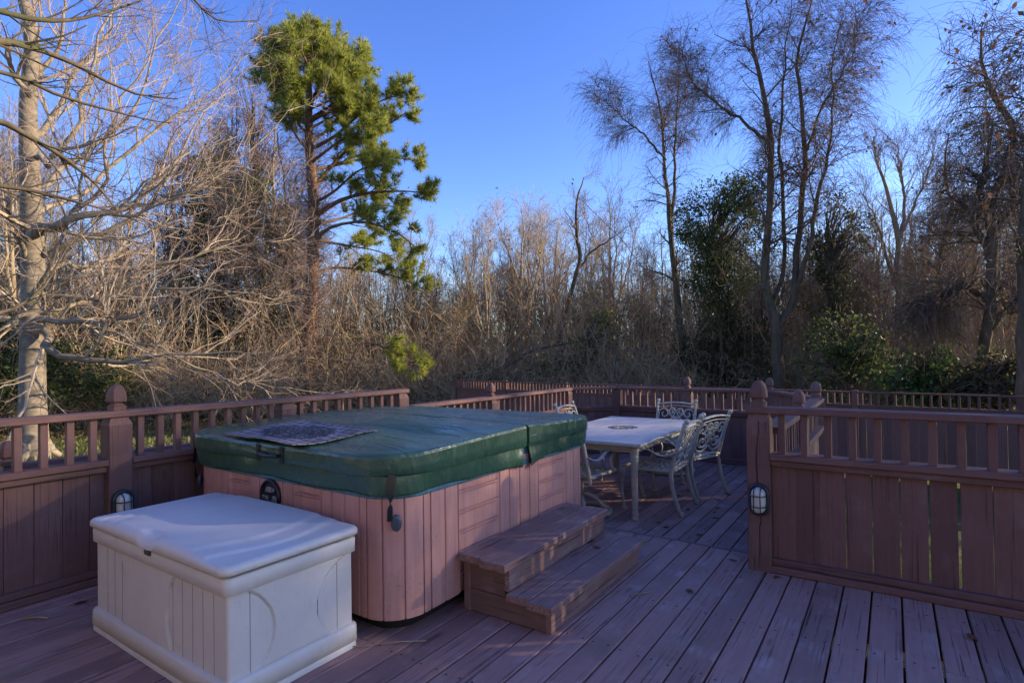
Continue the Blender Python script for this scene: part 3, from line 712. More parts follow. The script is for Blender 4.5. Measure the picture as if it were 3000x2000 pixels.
# ------------------------------------------------------------------ steps
def steps():
    root = empty('steps', (-1.73, 3.04, 0), 0, 'weathered two-tread wooden steps in front of the hot tub side', 'steps')
    ox, oy = -1.73, 3.04
    def part(name, boxes, mats=(STP, STX)):
        mb = MB()
        for b in boxes:
            mi = b[6] if len(b) > 6 else 0
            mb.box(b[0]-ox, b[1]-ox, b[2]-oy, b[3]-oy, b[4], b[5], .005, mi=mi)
        mb.build(name, list(mats), root)
    part('tread', [(-1.572, -1.424, 2.405, 3.665, .125, .163)]); part('tread', [(-1.722, -1.578, 2.43, 3.66, .125, .162)])
    part('tread', [(-1.862, -1.695, 2.385, 3.675, .288, .328)]); part('tread', [(-2.03, -1.868, 2.41, 3.67, .288, .326)])
    part('riser', [(-1.49, -1.460, 2.456, 3.64, .003, .1245, 0)]); part('riser', [(-1.745, -1.715, 2.456, 3.64, .163, .2875, 0)])
    for y0, y1 in ((2.457, 2.487), (3.61, 3.64)):
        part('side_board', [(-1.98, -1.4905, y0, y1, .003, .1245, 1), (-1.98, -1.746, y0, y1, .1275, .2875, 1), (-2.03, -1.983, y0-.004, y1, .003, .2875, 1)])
steps()
# ------------------------------------------------------------------ storage box
def storage_box():
    x0, x1, y0, y1 = -3.56, -2.215, 1.19, 1.86; cx, cy = (x0+x1)/2, (y0+y1)/2
    root = empty('storage_box', (cx, cy, 0), 0, 'pale grey plastic deck storage box with a moulded lid in the left foreground', 'storage box')
    W_, D_ = (x1-x0)/2, (y1-y0)/2
    def shell(rows, name, grooves=True, arcs=False):
        # rows: (z, inset)
        P, N = rrect(-W_, W_, -D_, D_, .035, 8, .0035); U = len(P); G = np.zeros((U, len(rows), 3))
        for i in range(U):
            p, n = P[i], N[i]
            for j, (z, ins) in enumerate(rows):
                d = -ins
                if arcs and .12 < z < .47:
                    t = p[0] if abs(n[1]) > .9 else (p[1] if abs(n[0]) > .9 else None)
                    if t is not None:
                        if abs(n[1]) > .9:
                            g = min(abs(((t+W_-.12) % .088)-.044), 9); inside = 0
                            c0 = (-.30, .28); R0 = .33
                            ex = abs(math.hypot((t-c0[0])/1., (z-.29)*1.)-0) ; 
                            e1 = math.hypot((t+.02-.52)/.36, (z-.27)/.30); e2 = math.hypot((t+.62)/.36, (z-.27)/.30)
                        else:
                            g = min(abs(((t+D_-.06) % .11)-.055), 9)
                            e1 = math.hypot((t+.47)/.36, (z-.27)/.26); e2 = math.hypot((t-.40)/.30, (z-.27)/.22)
                        mid = e1 > 1 and e2 > 1
                        if mid: d += .009 
                        for e in (e1, e2):
                            if -.022 < e-1 < 0: d -= .004
                G[i, j] = (p[0]+n[0]*d, p[1]+n[1]*d, z)
        return G
    mb = MB(); mb.grid(shell([(.10+.008*i, .020-.004*0) for i in range(0, 48)], 'body', arcs=True), closed_u=True)
    def strip_runs(f):
        zs_ = np.linspace(.12, .468, 60); run = []; out = []
        for z in zs_:
            if not f(z): run.append(z)
            elif run: out.append(run); run = []
        if run: out.append(run)
        return [(r[0], r[-1]) for r in out if r[-1]-r[0] > .02]
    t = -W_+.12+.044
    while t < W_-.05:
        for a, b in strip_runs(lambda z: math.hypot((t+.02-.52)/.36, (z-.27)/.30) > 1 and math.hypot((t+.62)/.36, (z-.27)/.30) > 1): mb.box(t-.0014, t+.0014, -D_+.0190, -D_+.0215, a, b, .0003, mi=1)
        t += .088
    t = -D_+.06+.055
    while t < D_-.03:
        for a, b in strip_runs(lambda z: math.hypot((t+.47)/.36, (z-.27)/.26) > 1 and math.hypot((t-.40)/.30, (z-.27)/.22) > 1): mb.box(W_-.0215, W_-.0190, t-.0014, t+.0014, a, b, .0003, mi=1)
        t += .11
    mb.build('body', [PLAST, plain('painted_groove_shade', (.20, .19, .17), .8)], root)  # thin dark strips paint the shade of grooves the panels lack
    mb = MB(); mb.grid(shell([(0.002, .0), (.028, .0), (.030, .004), (.033, .004), (.035, -.004), (.105, -.002), (.113, .003), (.118, .012), (.12, .022)], 'base'), closed_u=True); mb.build('base', [PLAST], root)
    mb = MB(); mb.grid(shell([(.47, .022), (.468, .008), (.472, .001), (.534, .000), (.541, .006), (.543, .03), (.53, .04)], 'band'), closed_u=True); mb.build('rim', [PLAST], root)
    # lid
    n, m_ = 110, 64; G = np.zeros((n, m_, 3)); W2, D2, R2 = W_+.012, D_+.014, .05
    for j in range(m_):
        ty = -1+2*(.5-.5*math.cos(math.pi*j/(m_-1))); y = ty*D2; d = D2-abs(y); ins = R2-math.sqrt(max(0, R2*R2-(R2-d)**2)) if d < R2 else 0
        for i in range(n):
            tx = -1+2*(.5-.5*math.cos(math.pi*i/(n-1))); x = tx*(W2-ins)
            dx = W2-abs(x); dx_, dy_ = max(R2-dx, 0), max(R2-d, 0)
            ds = R2-math.hypot(dx_, dy_) if (dx < R2 and d < R2) else min(dx, d); ds = max(ds, 0)
            z = .592-.022*(1-math.sqrt(max(0, 1-(1-min(ds/.028, 1))**2)))
            z += .006*(1-(x/W2)**2)
            inner = max(abs(x)/(W2-.17), 0); k = 1/(1+math.exp((abs(x)-(W2-.15+.05*math.cos(y*7)))/.0035)); z += .009*k*min(1, ds/.03)
            k2 = 1/(1+math.exp((abs(x)-(W2-.27+.05*math.cos(y*7)))/.0035)); z += .008*k2*min(1, ds/.03)
            if y < -D2+.07:   # finger grip scoop in front
                g = math.exp(-((x-.0)/.085)**4)*(1-min(1, (y+D2)/.07))**.6; z -= .026*g
            G[i, j] = (x, y, z)
    mb = MB(); mb.grid(G)
    loop = [(i, 0) for i in range(n)]+[(n-1, j) for j in range(1, m_)]+[(i, m_-1) for i in range(n-2, -1, -1)]+[(0, j) for j in range(m_-2, 0, -1)]
    ring = np.array([G[q] for q in loop]); b = ring.copy(); b[:, 2] = .556-.004*np.exp(-(b[:, 0]/.2)**2); rr_ = b.copy(); rr_[:, :2] *= .985; rr_[:, 2] -= .003
    mb.grid(np.stack([rr_, b, ring], 1), closed_u=True); mb.build('lid', [PLAST], root)
    mb = MB(); mb.box(-.02, .03, -D_-.010, -D_+.001, .522, .546, .002); lt = mb.build('latch', [plain('dark_latch', (.07, .07, .06), .5)], root)
    # small oval maker's badge moulded in the lid
    mb = MB(); mb.tube([(.42+.05*math.cos(t), -.12+.02*math.sin(t), .611) for t in np.linspace(0, 2*math.pi, 28)], .0012, 5); mb.build('oval_badge', [PLAST], root)
storage_box()
# ------------------------------------------------------------------ bulkhead lights
def bulkhead(loc, rz, label):
    root = empty('wall_light', loc, rz, label, 'wall light')   # faces local -y
    def oval(w_, h_, n=28):
        r = w_; s = h_-w_; P = []
        for i in range(n):
            t = 2*math.pi*i/n; P.append((r*math.cos(t), r*math.sin(t)+(s if math.sin(t) > 0 else -s if math.sin(t) < 0 else 0)))
        return np.array(P)
    mb = MB(); rows = []
    for w_, h_, y in ((.064, .106, 0), (.064, .106, -.022), (.058, .100, -.032), (.048, .090, -.030), (.046, .088, -.02)):
        o = oval(w_, h_); rows.append(np.column_stack([o[:, 0], np.full(len(o), y), o[:, 1]]))
    mb.grid(np.stack(rows, 1), closed_u=True); mb.build('base', [GREENM], root)
    mb = MB(); rows = []
    for k, y in ((1, -.018), (.99, -.035), (.93, -.052), (.80, -.066), (.55, -.075), (.2, -.079), (.01, -.08)):
        o = oval(.044*k, .044*k+.040); rows.append(np.column_stack([o[:, 0], np.full(len(o), y), o[:, 1]]))
    mb.grid(np.stack(rows, 1), closed_u=True); mb.build('glass_cover', [GLASS], root)
    mb = MB()
    def surf(x, z):
        zz = max(0, abs(z)-.040); k = min(1, math.hypot(x, zz)/.050); return -.024-.064*math.sqrt(max(0, 1-k**2.6))
    for x in (-.020, .020): mb.tube([(x, surf(x, z)-.002, z) for z in np.linspace(-.088, .088, 24)], .0034, 6)
    for z in (-.034, .034): mb.tube([(x, surf(x, z)-.004, z) for x in np.linspace(-.054, .054, 18)], .0034, 6)
    mb.build('cage', [GREENM], root)
bulkhead((-.735, 3.9215, .470), 0, 'oval caged outdoor light on the post of the closest right railing')
bulkhead((-4.2095, 1.582, .478), math.pi/2, 'oval caged outdoor light on the left railing post behind the storage box')
# ------------------------------------------------------------------ patio table
LZ = -.15
def table():
    root = empty('patio_table', (-2.585, 6.03, LZ), math.radians(1.2), 'rectangular patio table with pale stone tile top and turned legs', 'table')
    W_, L_ = .61, 1.08
    mb = MB(); P, N = rrect(-W_, W_, -L_, L_, .02, 4, .1)
    mb.grid(np.stack([np.column_stack([P+N*d, np.full(len(P), z)]) for d, z in ((-.06, .705), (-.004, .706), (0, .712), (0, .728), (-.006, .738), (-.012, .7405))], 1), closed_u=True)
    mb.build('table_frame', [ALU], root)
    mb = MB(); mb.box(-W_+.006, W_-.006, -L_+.006, L_-.006, .715, .741, .003); top = mb.build('tabletop', [TILE], root)
    mb = MB()
    for r_ in (.035, .155): mb.tube([(r_*math.cos(t), r_*math.sin(t), .742) for t in np.linspace(0, 2*math.pi, 30)], .003, 5, mi=1)
    for i in range(12):
        t = 2*math.pi*i/12
        mb.tube([((.05+.12*s)*math.cos(t+.5*math.sin(s*3)), (.05+.12*s)*math.sin(t+.5*math.sin(s*3)), .744) for s in np.linspace(0, 1, 6)], .0045, 5, mi=1)
        mb.tube([((.11+.025*math.cos(q))*math.cos(t+.13+.16*math.sin(q)), (.11+.025*math.cos(q))*math.sin(t+.13+.16*math.sin(q)), .744) for q in np.linspace(0, 5, 8)], .004, 5, mi=1)
    mb.build('medallion', [ALU, plain('tarnished_iron', (.2, .195, .19), .6)], root)
    mb = MB()
    for a in (-1, 1):
        mb.box(a*(W_-.10)-.012, a*(W_-.10)+.012, -L_+.13, L_-.13, .635, .706, .003); mb.box(-W_+.12, W_-.12, a*(L_-.11)-.012, a*(L_-.11)+.012, .635, .706, .003)
    mb.build('apron', [ALU], root)
    prof = [(.036, .0), (.036, .012), (.030, .02), (.036, .03), (.034, .042), (.038, .05), (.030, .062), (.029, .09), (.034, .55), (.040, .562), (.032, .575), (.042, .59), (.042, .60), (.034, .612), (.046, .63), (.046, .706)]
    lm = MB(); lm.lathe(prof, 18)
    lme = lm.mesh('leg', [ALU])
    for a in (-1, 1):
        for b in (-1, 1): link('leg', lme, root, (a*(W_-.11), b*(L_-.12), 0))
table()
# ------------------------------------------------------------------ chairs
def spiral(c, r0, r1, a0, a1, n=14):
    return [(c[0]+(r0+(r1-r0)*t)*math.cos(a0+(a1-a0)*t), c[1]+(r0+(r1-r0)*t)*math.sin(a0+(a1-a0)*t)) for t in np.linspace(0, 1, n)]
def chair_parts(swivel):
    parts = []
    W_ = .265
    def yb(z):  # back line: y of the uprights at height z
        return -.235-.15*max(0, (z-.40)/.5)**1.15
    # uprights continuing down as rear legs
    for s in (-1, 1):
        mb = MB(); zs = np.linspace(.90, .40, 9); up_ = [(s*(W_-.01*(z-.4)), yb(z), z) for z in zs]
        leg = [] if swivel else [(s*(W_+.004), -.238-.10*((.40-z)/.40)**1.7, z) for z in np.linspace(.36, .02, 7)]
        if swivel: leg = [(s*W_, -.237, .34)]
        pts = up_+leg; k = len(pts); rr = [.0165]*k
        mb.tube(pts, rr, 8, flat=(1, 1.35))
        parts.append(('back_leg' if not swivel else 'back_post', mb.mesh('back_leg', [ALU])))
        mb = MB(); c = (s*(W_-.005), yb(.92)-.008, .925); mb.lathe([(.006, -.032), (.020, -.022), (.026, -.006), (.025, .008), (.017, .02), (.004, .027)], 12, c)
        parts.append(('ball_finial', mb.mesh('ball_finial', [ALU])))
        if not swivel:
            mb = MB(); mb.lathe([(.024, 0), (.026, .012), (.019, .022), (.024, .032), (.018, .042)], 12, (s*(W_+.004), -.338, 0)); parts.append(('foot', mb.mesh('foot', [ALU])))
            mb = MB(); pts = [(s*(W_+.01-.012*math.sin(t*math.pi)), .245+.03*math.sin(t*math.pi), .40*(1-t)+.02) for t in np.linspace(0, 1, 9)]
            mb.tube(pts, [.024, .023, .021, .019, .017, .016, .016, .018, .020], 8); mb.lathe([(.024, 0), (.026, .012), (.018, .03)], 12, (s*(W_+.01), .245, 0))
            parts.append(('front_leg', mb.mesh('front_leg', [ALU])))
        # arm: curved flat strip
        mb = MB(); A = []
        for t in np.linspace(0, 1, 16):
            y = yb(.62)+t*(.50); z = .62-.045*math.sin(min(1, t*1.9)*math.pi)+.05*t**2-.035*max(0, t-.8)*5*max(0, t-.8); x = s*(W_+.015+.03*math.sin(t*math.pi)); A.append((x, y, z))
        A += [(s*(W_+.02), A[-1][1]+.01, A[-1][2]-.03), (s*(W_+.012), A[-1][1]-.015, A[-1][2]-.05)]
        mb.tube(A, .02, 8, flat=(1.1, .45), up=(0, 0, 1))
        S = [(s*(W_+.012), A[-1][1]-.01-.05*math.sin(t*math.pi), A[-1][2]-t*(A[-1][2]-.42)) for t in np.linspace(0, 1, 9)]
        mb.tube(S, .012, 7, flat=(1.3, .8)); parts.append(('armrest', mb.mesh('armrest', [ALU])))
    # top rail of the back
    mb = MB(); pts = [(x, yb(.88)-.012*math.cos(x*5), .868+.03*(1-(x/W_)**2)) for x in np.linspace(-W_, W_, 13)]
    mb.tube(pts, .023, 8, flat=(.55, 1.1), up=(0, 1, 0)); mb.tube([(x, y-.003, z-.042) for x, y, z in pts], .007, 6); parts.append(('top_rail', mb.mesh('top_rail', [ALU])))
    # scrollwork
    mb = MB()
    def sc(pts2, r=.0105):
        mb.tube([(x, yb(z), z) for x, z in pts2], r, 6)
    for s in (-1, 1):
        sc([(s*x, z) for x, z in spiral((.060, .775), .050, .012, math.pi*.95, -math.pi*1.6)])
        sc([(s*x, z) for x, z in spiral((.165, .745), .075, .018, math.pi*.15, math.pi*2.3, 20)])
        sc([(s*x, z) for x, z in [(.237, .76), (.245, .68), (.225, .60), (.17, .555), (.09, .55), (.02, .60), (.012, .66), (.05, .71), (.10, .74), (.11, .775)]])
        sc([(s*x, z) for x, z in [(.01, .775), (.03, .72), (.075, .665), (.09, .63), (.06, .60)]])
        sc([(s*x, z) for x, z in spiral((.135, .615), .055, .012, -math.pi*.5, math.pi*1.4, 18)])
        sc([(s*x, z) for x, z in [(.25, .62), (.23, .54), (.17, .50), (.10, .50), (.045, .53), (.01, .56)]])
        sc([(s*x, z) for x, z in spiral((.15, .46), .048, .012, math.pi*.5, -math.pi*1.4, 18)])
    for q in range(4):
        a = math.pi/4+q*math.pi/2; c = (.018*math.cos(a), .685+.018*math.sin(a)); mb.lathe([(.002, -.006), (.017, -.004), (.017, .004), (.002, .006)], 8, (c[0], yb(c[1])+.004, c[1]), M=np.array([[1, 0, 0], [0, 0, -1], [0, 1, 0]], float))
    mb.tube([(x, yb(.485), .44+.02*math.cos(x*6)) for x in np.linspace(-W_, W_, 9)], .012, 6)
    parts.append(('back_scrollwork', mb.mesh('back_scrollwork', [ALU])))
    # seat: frame and cast lattice
    mb = MB(); P, N = rrect(-W_-.005, W_+.005, -.245, .275, .07, 6, .04)
    def zs_(x, y): return .415-.012*math.cos(x*5)*math.cos(y*4)+.0
    fr_ = [(p[0], p[1], zs_(*p)+.010) for p in P]; fr_.append(fr_[0]); mb.tube(fr_, .017, 8, flat=(1, .9))
    for i in range(9):
        x0 = -W_+.04+i*.0613; mb.tube([(x0+.017*math.sin((y+.25)*24+(i % 2)*math.pi), y, zs_(x0, y)) for y in np.linspace(-.235, .262, 26)], .0125, 5, flat=(1.35, .45))
    for j in range(9):
        y0 = -.205+j*.055; mb.tube([(x, y0+.010*math.sin((x+.3)*50), zs_(x, y0)) for x in np.linspace(-W_, W_, 20)], .010, 5, flat=(.5, 1.25), up=(0, 1, 0))
    parts.append(('seat', mb.mesh('seat', [ALU])))
    if swivel:
        mb = MB(); mb.tube([(0, 0, .40), (0, 0, .17)], .035, 12); mb.box(-.13, .13, -.13, .13, .365, .39, .004); parts.append(('pedestal', mb.mesh('pedestal', [ALU])))
        mb = MB(); R_ = .30
        mb.tube([(R_*math.cos(t), R_*math.sin(t), .022) for t in np.linspace(0, 2*math.pi, 40)], .021, 8)
        for q in range(4):
            a = math.pi/4+q*math.pi/2; mb.tube([(r_*math.cos(a), r_*math.sin(a), z) for r_, z in ((.02, .19), (.08, .185), (.16, .14), (.23, .06), (.29, .03))], .019, 8)
        parts.append(('ring_base', mb.mesh('ring_base', [ALU])))
    return parts
CH = {0: chair_parts(False), 1: chair_parts(True)}
def chair(x, y, face, swivel, label):
    """face = world direction angle the sitter looks to"""
    root = empty('patio_chair', (x, y, LZ), face-math.pi/2, label, 'chair', 'cast metal patio chairs around the table')
    for n, me in CH[swivel]: link(n, me, root)
R_ = math.radians
chair(-2.62, 5.02, R_(84), 1, 'swivel patio chair at the near end of the table, partly hidden by the hot tub')
chair(-2.06, 5.66, R_(181), 0, 'patio chair on the right side of the table, nearer of the two there')
chair(-1.98, 6.44, R_(162), 0, 'patio chair on the right side of the table, farther of the two, angled outwards')
chair(-2.50, 7.42, R_(-86), 1, 'patio chair at the far end of the table, its back towards the rear railing')
chair(-3.32, 6.70, R_(2), 0, 'patio chair left of the table, only its top showing above the green cover')
chair(-3.36, 5.12, R_(-4), 0, 'patio chair on the left long side of the table, hidden behind the hot tub cover')
# ------------------------------------------------------------------ dry leaves and a twig on the deck
def small_leaf(x, y, z, s, rz, label):
    mb = MB(); n = 9; top_ = []
    for i in range(n):
        t = i/(n-1); wv_ = .5*math.sin(math.pi*t)**.8*(1+.25*math.sin(t*18)); top_.append([(t-.5, -wv_*.55, .10*math.sin(3*t)+.08), (t-.5, 0, .02), (t-.5, wv_*.55, .12*math.cos(2*t)+.05)])
    G = np.array(top_)*s; mb.grid(G); Gb = G.copy(); Gb[..., 2] -= .0012; mb.grid(Gb[::-1]); mb.tube([(-.5*s, 0, .02*s), (-.8*s, .04*s, .06*s)], .0012, 4)
    tag(mb.build('dry_leaf', [DRY], None, (x, y, z), (0, 0, rz)), label, 'leaf', 'dry leaves on the deck')
SP = [(-1.62, 3.33, .166, .05, 'small rusty brown leaf lying on the lower step tread'), (-1.705, 3.42, .166, .07, 'curled brown leaf at the back of the lower step tread'),
      (-1.03, 3.36, .004, .055, 'pale dry leaf on the deck in front of the step end'), (-.63, 3.86, .004, .045, 'light scrap of leaf beside the foot of the near railing post'),
      (.30, 3.55, .004, .07, 'brown leaf on the deck boards at the far right by the railing'), (-.93, 4.02, .004, .05, 'tan leaf scrap left of the near railing post'),
      (-3.98, 1.28, .004, .06, 'yellowish leaf on the deck boards left of the storage box')]
for i, (x, y, z, s, l) in enumerate(SP): small_leaf(x, y, z, s, i*1.3, l)
for i in range(16): small_leaf(random.uniform(-2.2, -1.4), random.uniform(4.9, 6.6), LZ+.004, random.uniform(.03, .06), random.uniform(0, 6), 'dry brown leaf scattered on the boards around the table legs')
def stick(P, r, label):
    mb = MB(); P = np.array(P); mb.tube(P-P[0], r, 5); tag(mb.build('dry_twig', [THICK], None, tuple(P[0])), label, 'twig')
stick([(-4.0, 1.02, .01), (-3.95, 1.07, .014), (-3.88, 1.1, .012)], .006, 'short broken twig on the deck left of the storage box')
stick([(-2.35, 1.75, .008), (-2.2, 1.83, .01), (-2.05, 1.98, .012), (-1.95, 2.06, .01)], .003, 'thin dry twig on the deck under the rounded corner of the hot tub')
stick([(-1.30, 3.10, .008), (-1.27, 3.15, .009), (-1.22, 3.21, .007)], .004, 'thin pale twig on the deck beside the lower step')
# ------------------------------------------------------------------ trees
def interp(P, t):
    n, k, _ = P.shape; f = t*(k-1); i = np.clip(f.astype(int), 0, k-2); u = (f-i)[:, None]; r = np.arange(n)
    return P[r, i]*(1-u)+P[r, i+1]*u, P[r, i+1]-P[r, i]
def branches(P, R, m, length, ang, k=5, up=.0, wig=.15, t0=.15, t1=1., taper=.45, rr=.55, rmin=.004, rng=RNG, flat=0, bias=None, tipr=.35, by_r=False):
    """m side branches on every parent; all arrays"""
    n = len(P); idx = np.repeat(np.arange(n), m); t = rng.uniform(t0, t1, n*m); Pp = P[idx]; Rp = R[idx]
    p, T = interp(Pp, t); T /= np.linalg.norm(T, axis=1, keepdims=True)+1e-9
    rf = t*(R.shape[1]-1); ri = np.clip(rf.astype(int), 0, R.shape[1]-2); r0 = Rp[np.arange(n*m), ri]*(1-(rf-ri))+Rp[np.arange(n*m), ri+1]*(rf-ri)
    q = rng.normal(size=(n*m, 3)); q[:, 2] *= (1-flat)
    if bias is not None: q += np.array(bias)
    q -= T*(q*T).sum(1, keepdims=True); q /= np.linalg.norm(q, axis=1, keepdims=True)+1e-9
    a = ang*rng.uniform(.7, 1.3, n*m)[:, None]; D = np.cos(a)*T+np.sin(a)*q
    L = length*rng.uniform(.5, 1.2, n*m)*(1-taper*t); st = (L/(k-1))[:, None]
    out = np.zeros((n*m, k, 3)); out[:, 0] = p; c = p.copy()
    for i in range(1, k):
        D = D+rng.normal(size=D.shape)*wig; D[:, 2] += up/(k-1); D /= np.linalg.norm(D, axis=1, keepdims=True)
        c = c+D*st; out[:, i] = c
    rs = np.maximum(r0*rr*rng.uniform(.7, 1.1, n*m), rmin)
    Rk = rs[:, None]*np.linspace(1, tipr, k)[None, :]; Rk = np.maximum(Rk, rmin*.6)
    return out, Rk
def smooth_line(pts, k):
    """Catmull-Rom resample of (x,y,z,r) points to k samples"""
    p = np.array(pts, float); n = len(p); o = []
    for s in np.linspace(0, n-1-1e-6, k):
        i = int(s); t = s-i; a, b, c, d = p[max(i-1, 0)], p[i], p[min(i+1, n-1)], p[min(i+2, n-1)]
        o.append(.5*((2*b)+(-a+c)*t+(2*a-5*b+4*c-d)*t*t+(-a+3*b-3*c+d)*t**3))
    return np.array(o)
def px_line(pts, k=14, d0=None):
    """pts (px, py, dist, radius) -> line in space"""
    q = [(*at(a, b, c), r) for a, b, c, r in pts]; s = smooth_line(q, k); return s[:, :3], np.maximum(s[:, 3], .004)
def stackP(lines): return np.stack([l[0] for l in lines]), np.stack([l[1] for l in lines])
def tree_object(name, label, cat, base, trunk_b, crown_b, tm, cm, group=None, extra=None, crown_name='crown'):
    base = np.array(base, float); root = empty(name, tuple(base), 0, label, cat, group)
    sh = lambda bs: [((b[0]-base,)+tuple(b[1:])) for b in bs]
    link('trunk', tube_mesh('trunk', sh(trunk_b), tm), root)
    link(crown_name, tube_mesh(crown_name, sh(crown_b), cm, False), root)
    return root
def leaf_cloud(centers, size, per, rad, rng=RNG, aspect=.55):
    """small diamond leaves round each centre"""
    c = np.repeat(centers, per, 0)+rng.normal(size=(len(centers)*per, 3))*np.repeat(np.broadcast_to(rad, (len(centers),)), per)[:, None]*.6
    n = len(c); a = rng.normal(size=(n, 3)); a /= np.linalg.norm(a, axis=1, keepdims=True); b = rng.normal(size=(n, 3)); b -= a*(a*b).sum(1, keepdims=True); b /= np.linalg.norm(b, axis=1, keepdims=True)
    s = size*rng.uniform(.6, 1.3, n)[:, None]; V = np.stack([c-a*s, c+b*s*aspect, c+a*s, c-b*s*aspect], 1).reshape(-1, 3)
    return V, np.arange(n*4).reshape(-1, 4), n
def leaves_object(name, parent, base, centers, size, per, rad, mat, aspect=.55):
    V, F, n = leaf_cloud(centers, size, per, rad, aspect=aspect); return link(name, fast_mesh(name, V-np.array(base), F, mat, False, RNG.random(n)), parent)
# ---- big beech on the left, limbs laid out where the photograph shows them
def beech():
    D = 18.5
    trunk = px_line([(100, 1350, D, .35), (97, 1250, D, .30), (95, 1100, D, .27), (98, 900, D, .25), (95, 700, D, .235), (88, 500, D, .21), (82, 300, D, .18), (95, 120, D, .16), (60, -60, D, .11), (80, -200, D, .06)], 22)
    L = [
     [(115, 960, 18.3, .13), (140, 1000, 17.6, .12), (230, 1050, 17, .10), (330, 1055, 16.6, .075), (520, 1040, 16, .045), (760, 1030, 15.4, .02)],
     [(100, 940, 18.4, .11), (200, 945, 17.3, .085), (330, 940, 16.6, .07), (460, 900, 16, .045), (640, 830, 15.6, .02)],
     [(90, 690, 18.4, .15), (130, 665, 17.2, .14), (210, 640, 16.6, .115), (330, 615, 16.2, .085), (420, 560, 16, .06), (520, 470, 15.8, .04), (600, 330, 15.8, .018)],
     [(330, 615, 16.2, .06), (450, 590, 16.0, .05), (560, 560, 15.6, .03), (720, 500, 15.4, .013)],
     [(110, 800, 18.6, .12), (190, 780, 19, .10), (290, 770, 19.4, .07), (370, 700, 20, .055), (400, 600, 20, .04), (520, 500, 20.4, .018)],
     [(100, 450, 18.4, .10), (150, 470, 17.6, .085), (200, 420, 17.2, .075), (240, 300, 17, .06), (280, 150, 17, .04), (330, -40, 17, .02)],
     [(100, 400, 18.6, .10), (180, 300, 19, .08), (250, 180, 19.2, .06), (330, 60, 19.5, .04), (400, -80, 19.8, .02)],
     [(95, 560, 18.5, .11), (220, 470, 18.8, .08), (330, 400, 19, .06), (420, 250, 19.2, .045), (480, 100, 19.4, .03), (560, -60, 19.4, .015)],
     [(95, 800, 18.6, .09), (60, 700, 18, .07), (20, 600, 17.5, .05), (-60, 480, 17, .02)],
     [(92, 300, 18.5, .09), (40, 200, 18, .07), (-40, 60, 17.6, .03)],
     [(100, 905, 18.6, .09), (30, 930, 18, .07), (-90, 960, 17, .03)],
     [(110, 620, 18.6, .10), (240, 570, 19.4, .08), (380, 440, 19.8, .06), (520, 330, 20, .045), (640, 250, 20.2, .03), (740, 130, 20.4, .012)],
     [(115, 760, 18.4, .11), (250, 700, 18, .085), (420, 620, 17.6, .065), (600, 540, 17.4, .045), (760, 420, 17.4, .028), (860, 300, 17.4, .012)],
     [(150, 820, 18.2, .09), (330, 800, 17.6, .07), (520, 760, 17.2, .05), (700, 720, 17, .03), (860, 690, 16.8, .012)],
     [(140, 870, 18.2, .08), (320, 880, 17.4, .062), (500, 850, 16.9, .045), (700, 860, 16.6, .026), (900, 880, 16.4, .01)],
     [(240, 950, 17, .05), (420, 1000, 16.4, .04), (600, 1080, 16, .028), (740, 1140, 15.7, .018), (880, 1150, 15.5, .009)],
     [(210, 640, 16.6, .07), (300, 520, 16.2, .05), (330, 360, 16, .04), (420, 200, 15.8, .025), (470, 20, 15.8, .012)],
     [(90, 250, 18.6, .08), (170, 120, 19, .06), (200, -50, 19.3, .03)],
     [(95, 860, 18.3, .08), (180, 700, 17, .05), (260, 520, 16.4, .035), (280, 330, 16, .02)],
     [(420, 620, 17.6, .045), (540, 450, 17.8, .032), (620, 300, 18, .02), (700, 140, 18, .01)],
     [(380, 440, 19.8, .04), (460, 280, 20, .03), (560, 120, 20.2, .018), (600, 0, 20.2, .01)],
     [(330, 800, 17.6, .045), (480, 690, 17.6, .032), (640, 640, 17.6, .02), (800, 560, 17.6, .01)],
    ]
    limbs = [px_line(l, 14) for l in L]; P, R = stackP(limbs)
    P = P+RNG.normal(size=P.shape)*.055; R = R*.78
    b1, r1 = branches(P, R, 10, 3.0, .65, 8, .45, .17, .12, 1, .45, .6, .011)
    b2, r2 = branches(b1, r1, 6, 1.5, .65, 6, .2, .16, .15, 1, .4, .6, .0065)
    b3, r3 = branches(b2, r2, 4, .75, .6, 4, .1, .15, .2, 1, .4, .6, .0045)
    b4, r4 = branches(b1, r1, 4, .6, .7, 4, .1, .15, .2, 1, .4, .5, .0038)
    base = np.array([*trunk[0][0][:2], GZ])
    tr = trunk[0][None].copy(); rt = trunk[1][None].copy(); tr[0, 0, 2] = GZ-.05
    root = tree_object('beech_tree', 'large smooth grey-barked beech with wide bare sunlit limbs at the left edge', 'tree', base, [(tr, rt, 16), (P, R, 8)], [(b1, r1, 5), (b2, r2, 4)], BEECH, TWIG)
    link('fine_twigs', tube_mesh('fine_twigs', [(b3-base, r3, 3), (b4-base, r4, 3)], REDTWIG, False), root)
    # a few withered leaves still hanging on the lower limbs
    cc = np.concatenate([b3[:, -1][RNG.integers(0, len(b3), 60)], b2[:400:5, -1]]); cc = cc[cc[:, 2] < 4]; leaves_object('withered_leaves', root, base, cc, .045, 2, .1, DRY)
    # flared roots
    mb = MB()
    for i in range(6):
        a = i*1.05+.3; mb.tube([(.22*math.cos(a), .22*math.sin(a), .42), (.34*math.cos(a), .34*math.sin(a), .14), (.55*math.cos(a), .55*math.sin(a), -.04)], [.10, .10, .06], 8)
    mb.build('root_flare', [BEECH], root)
beech()
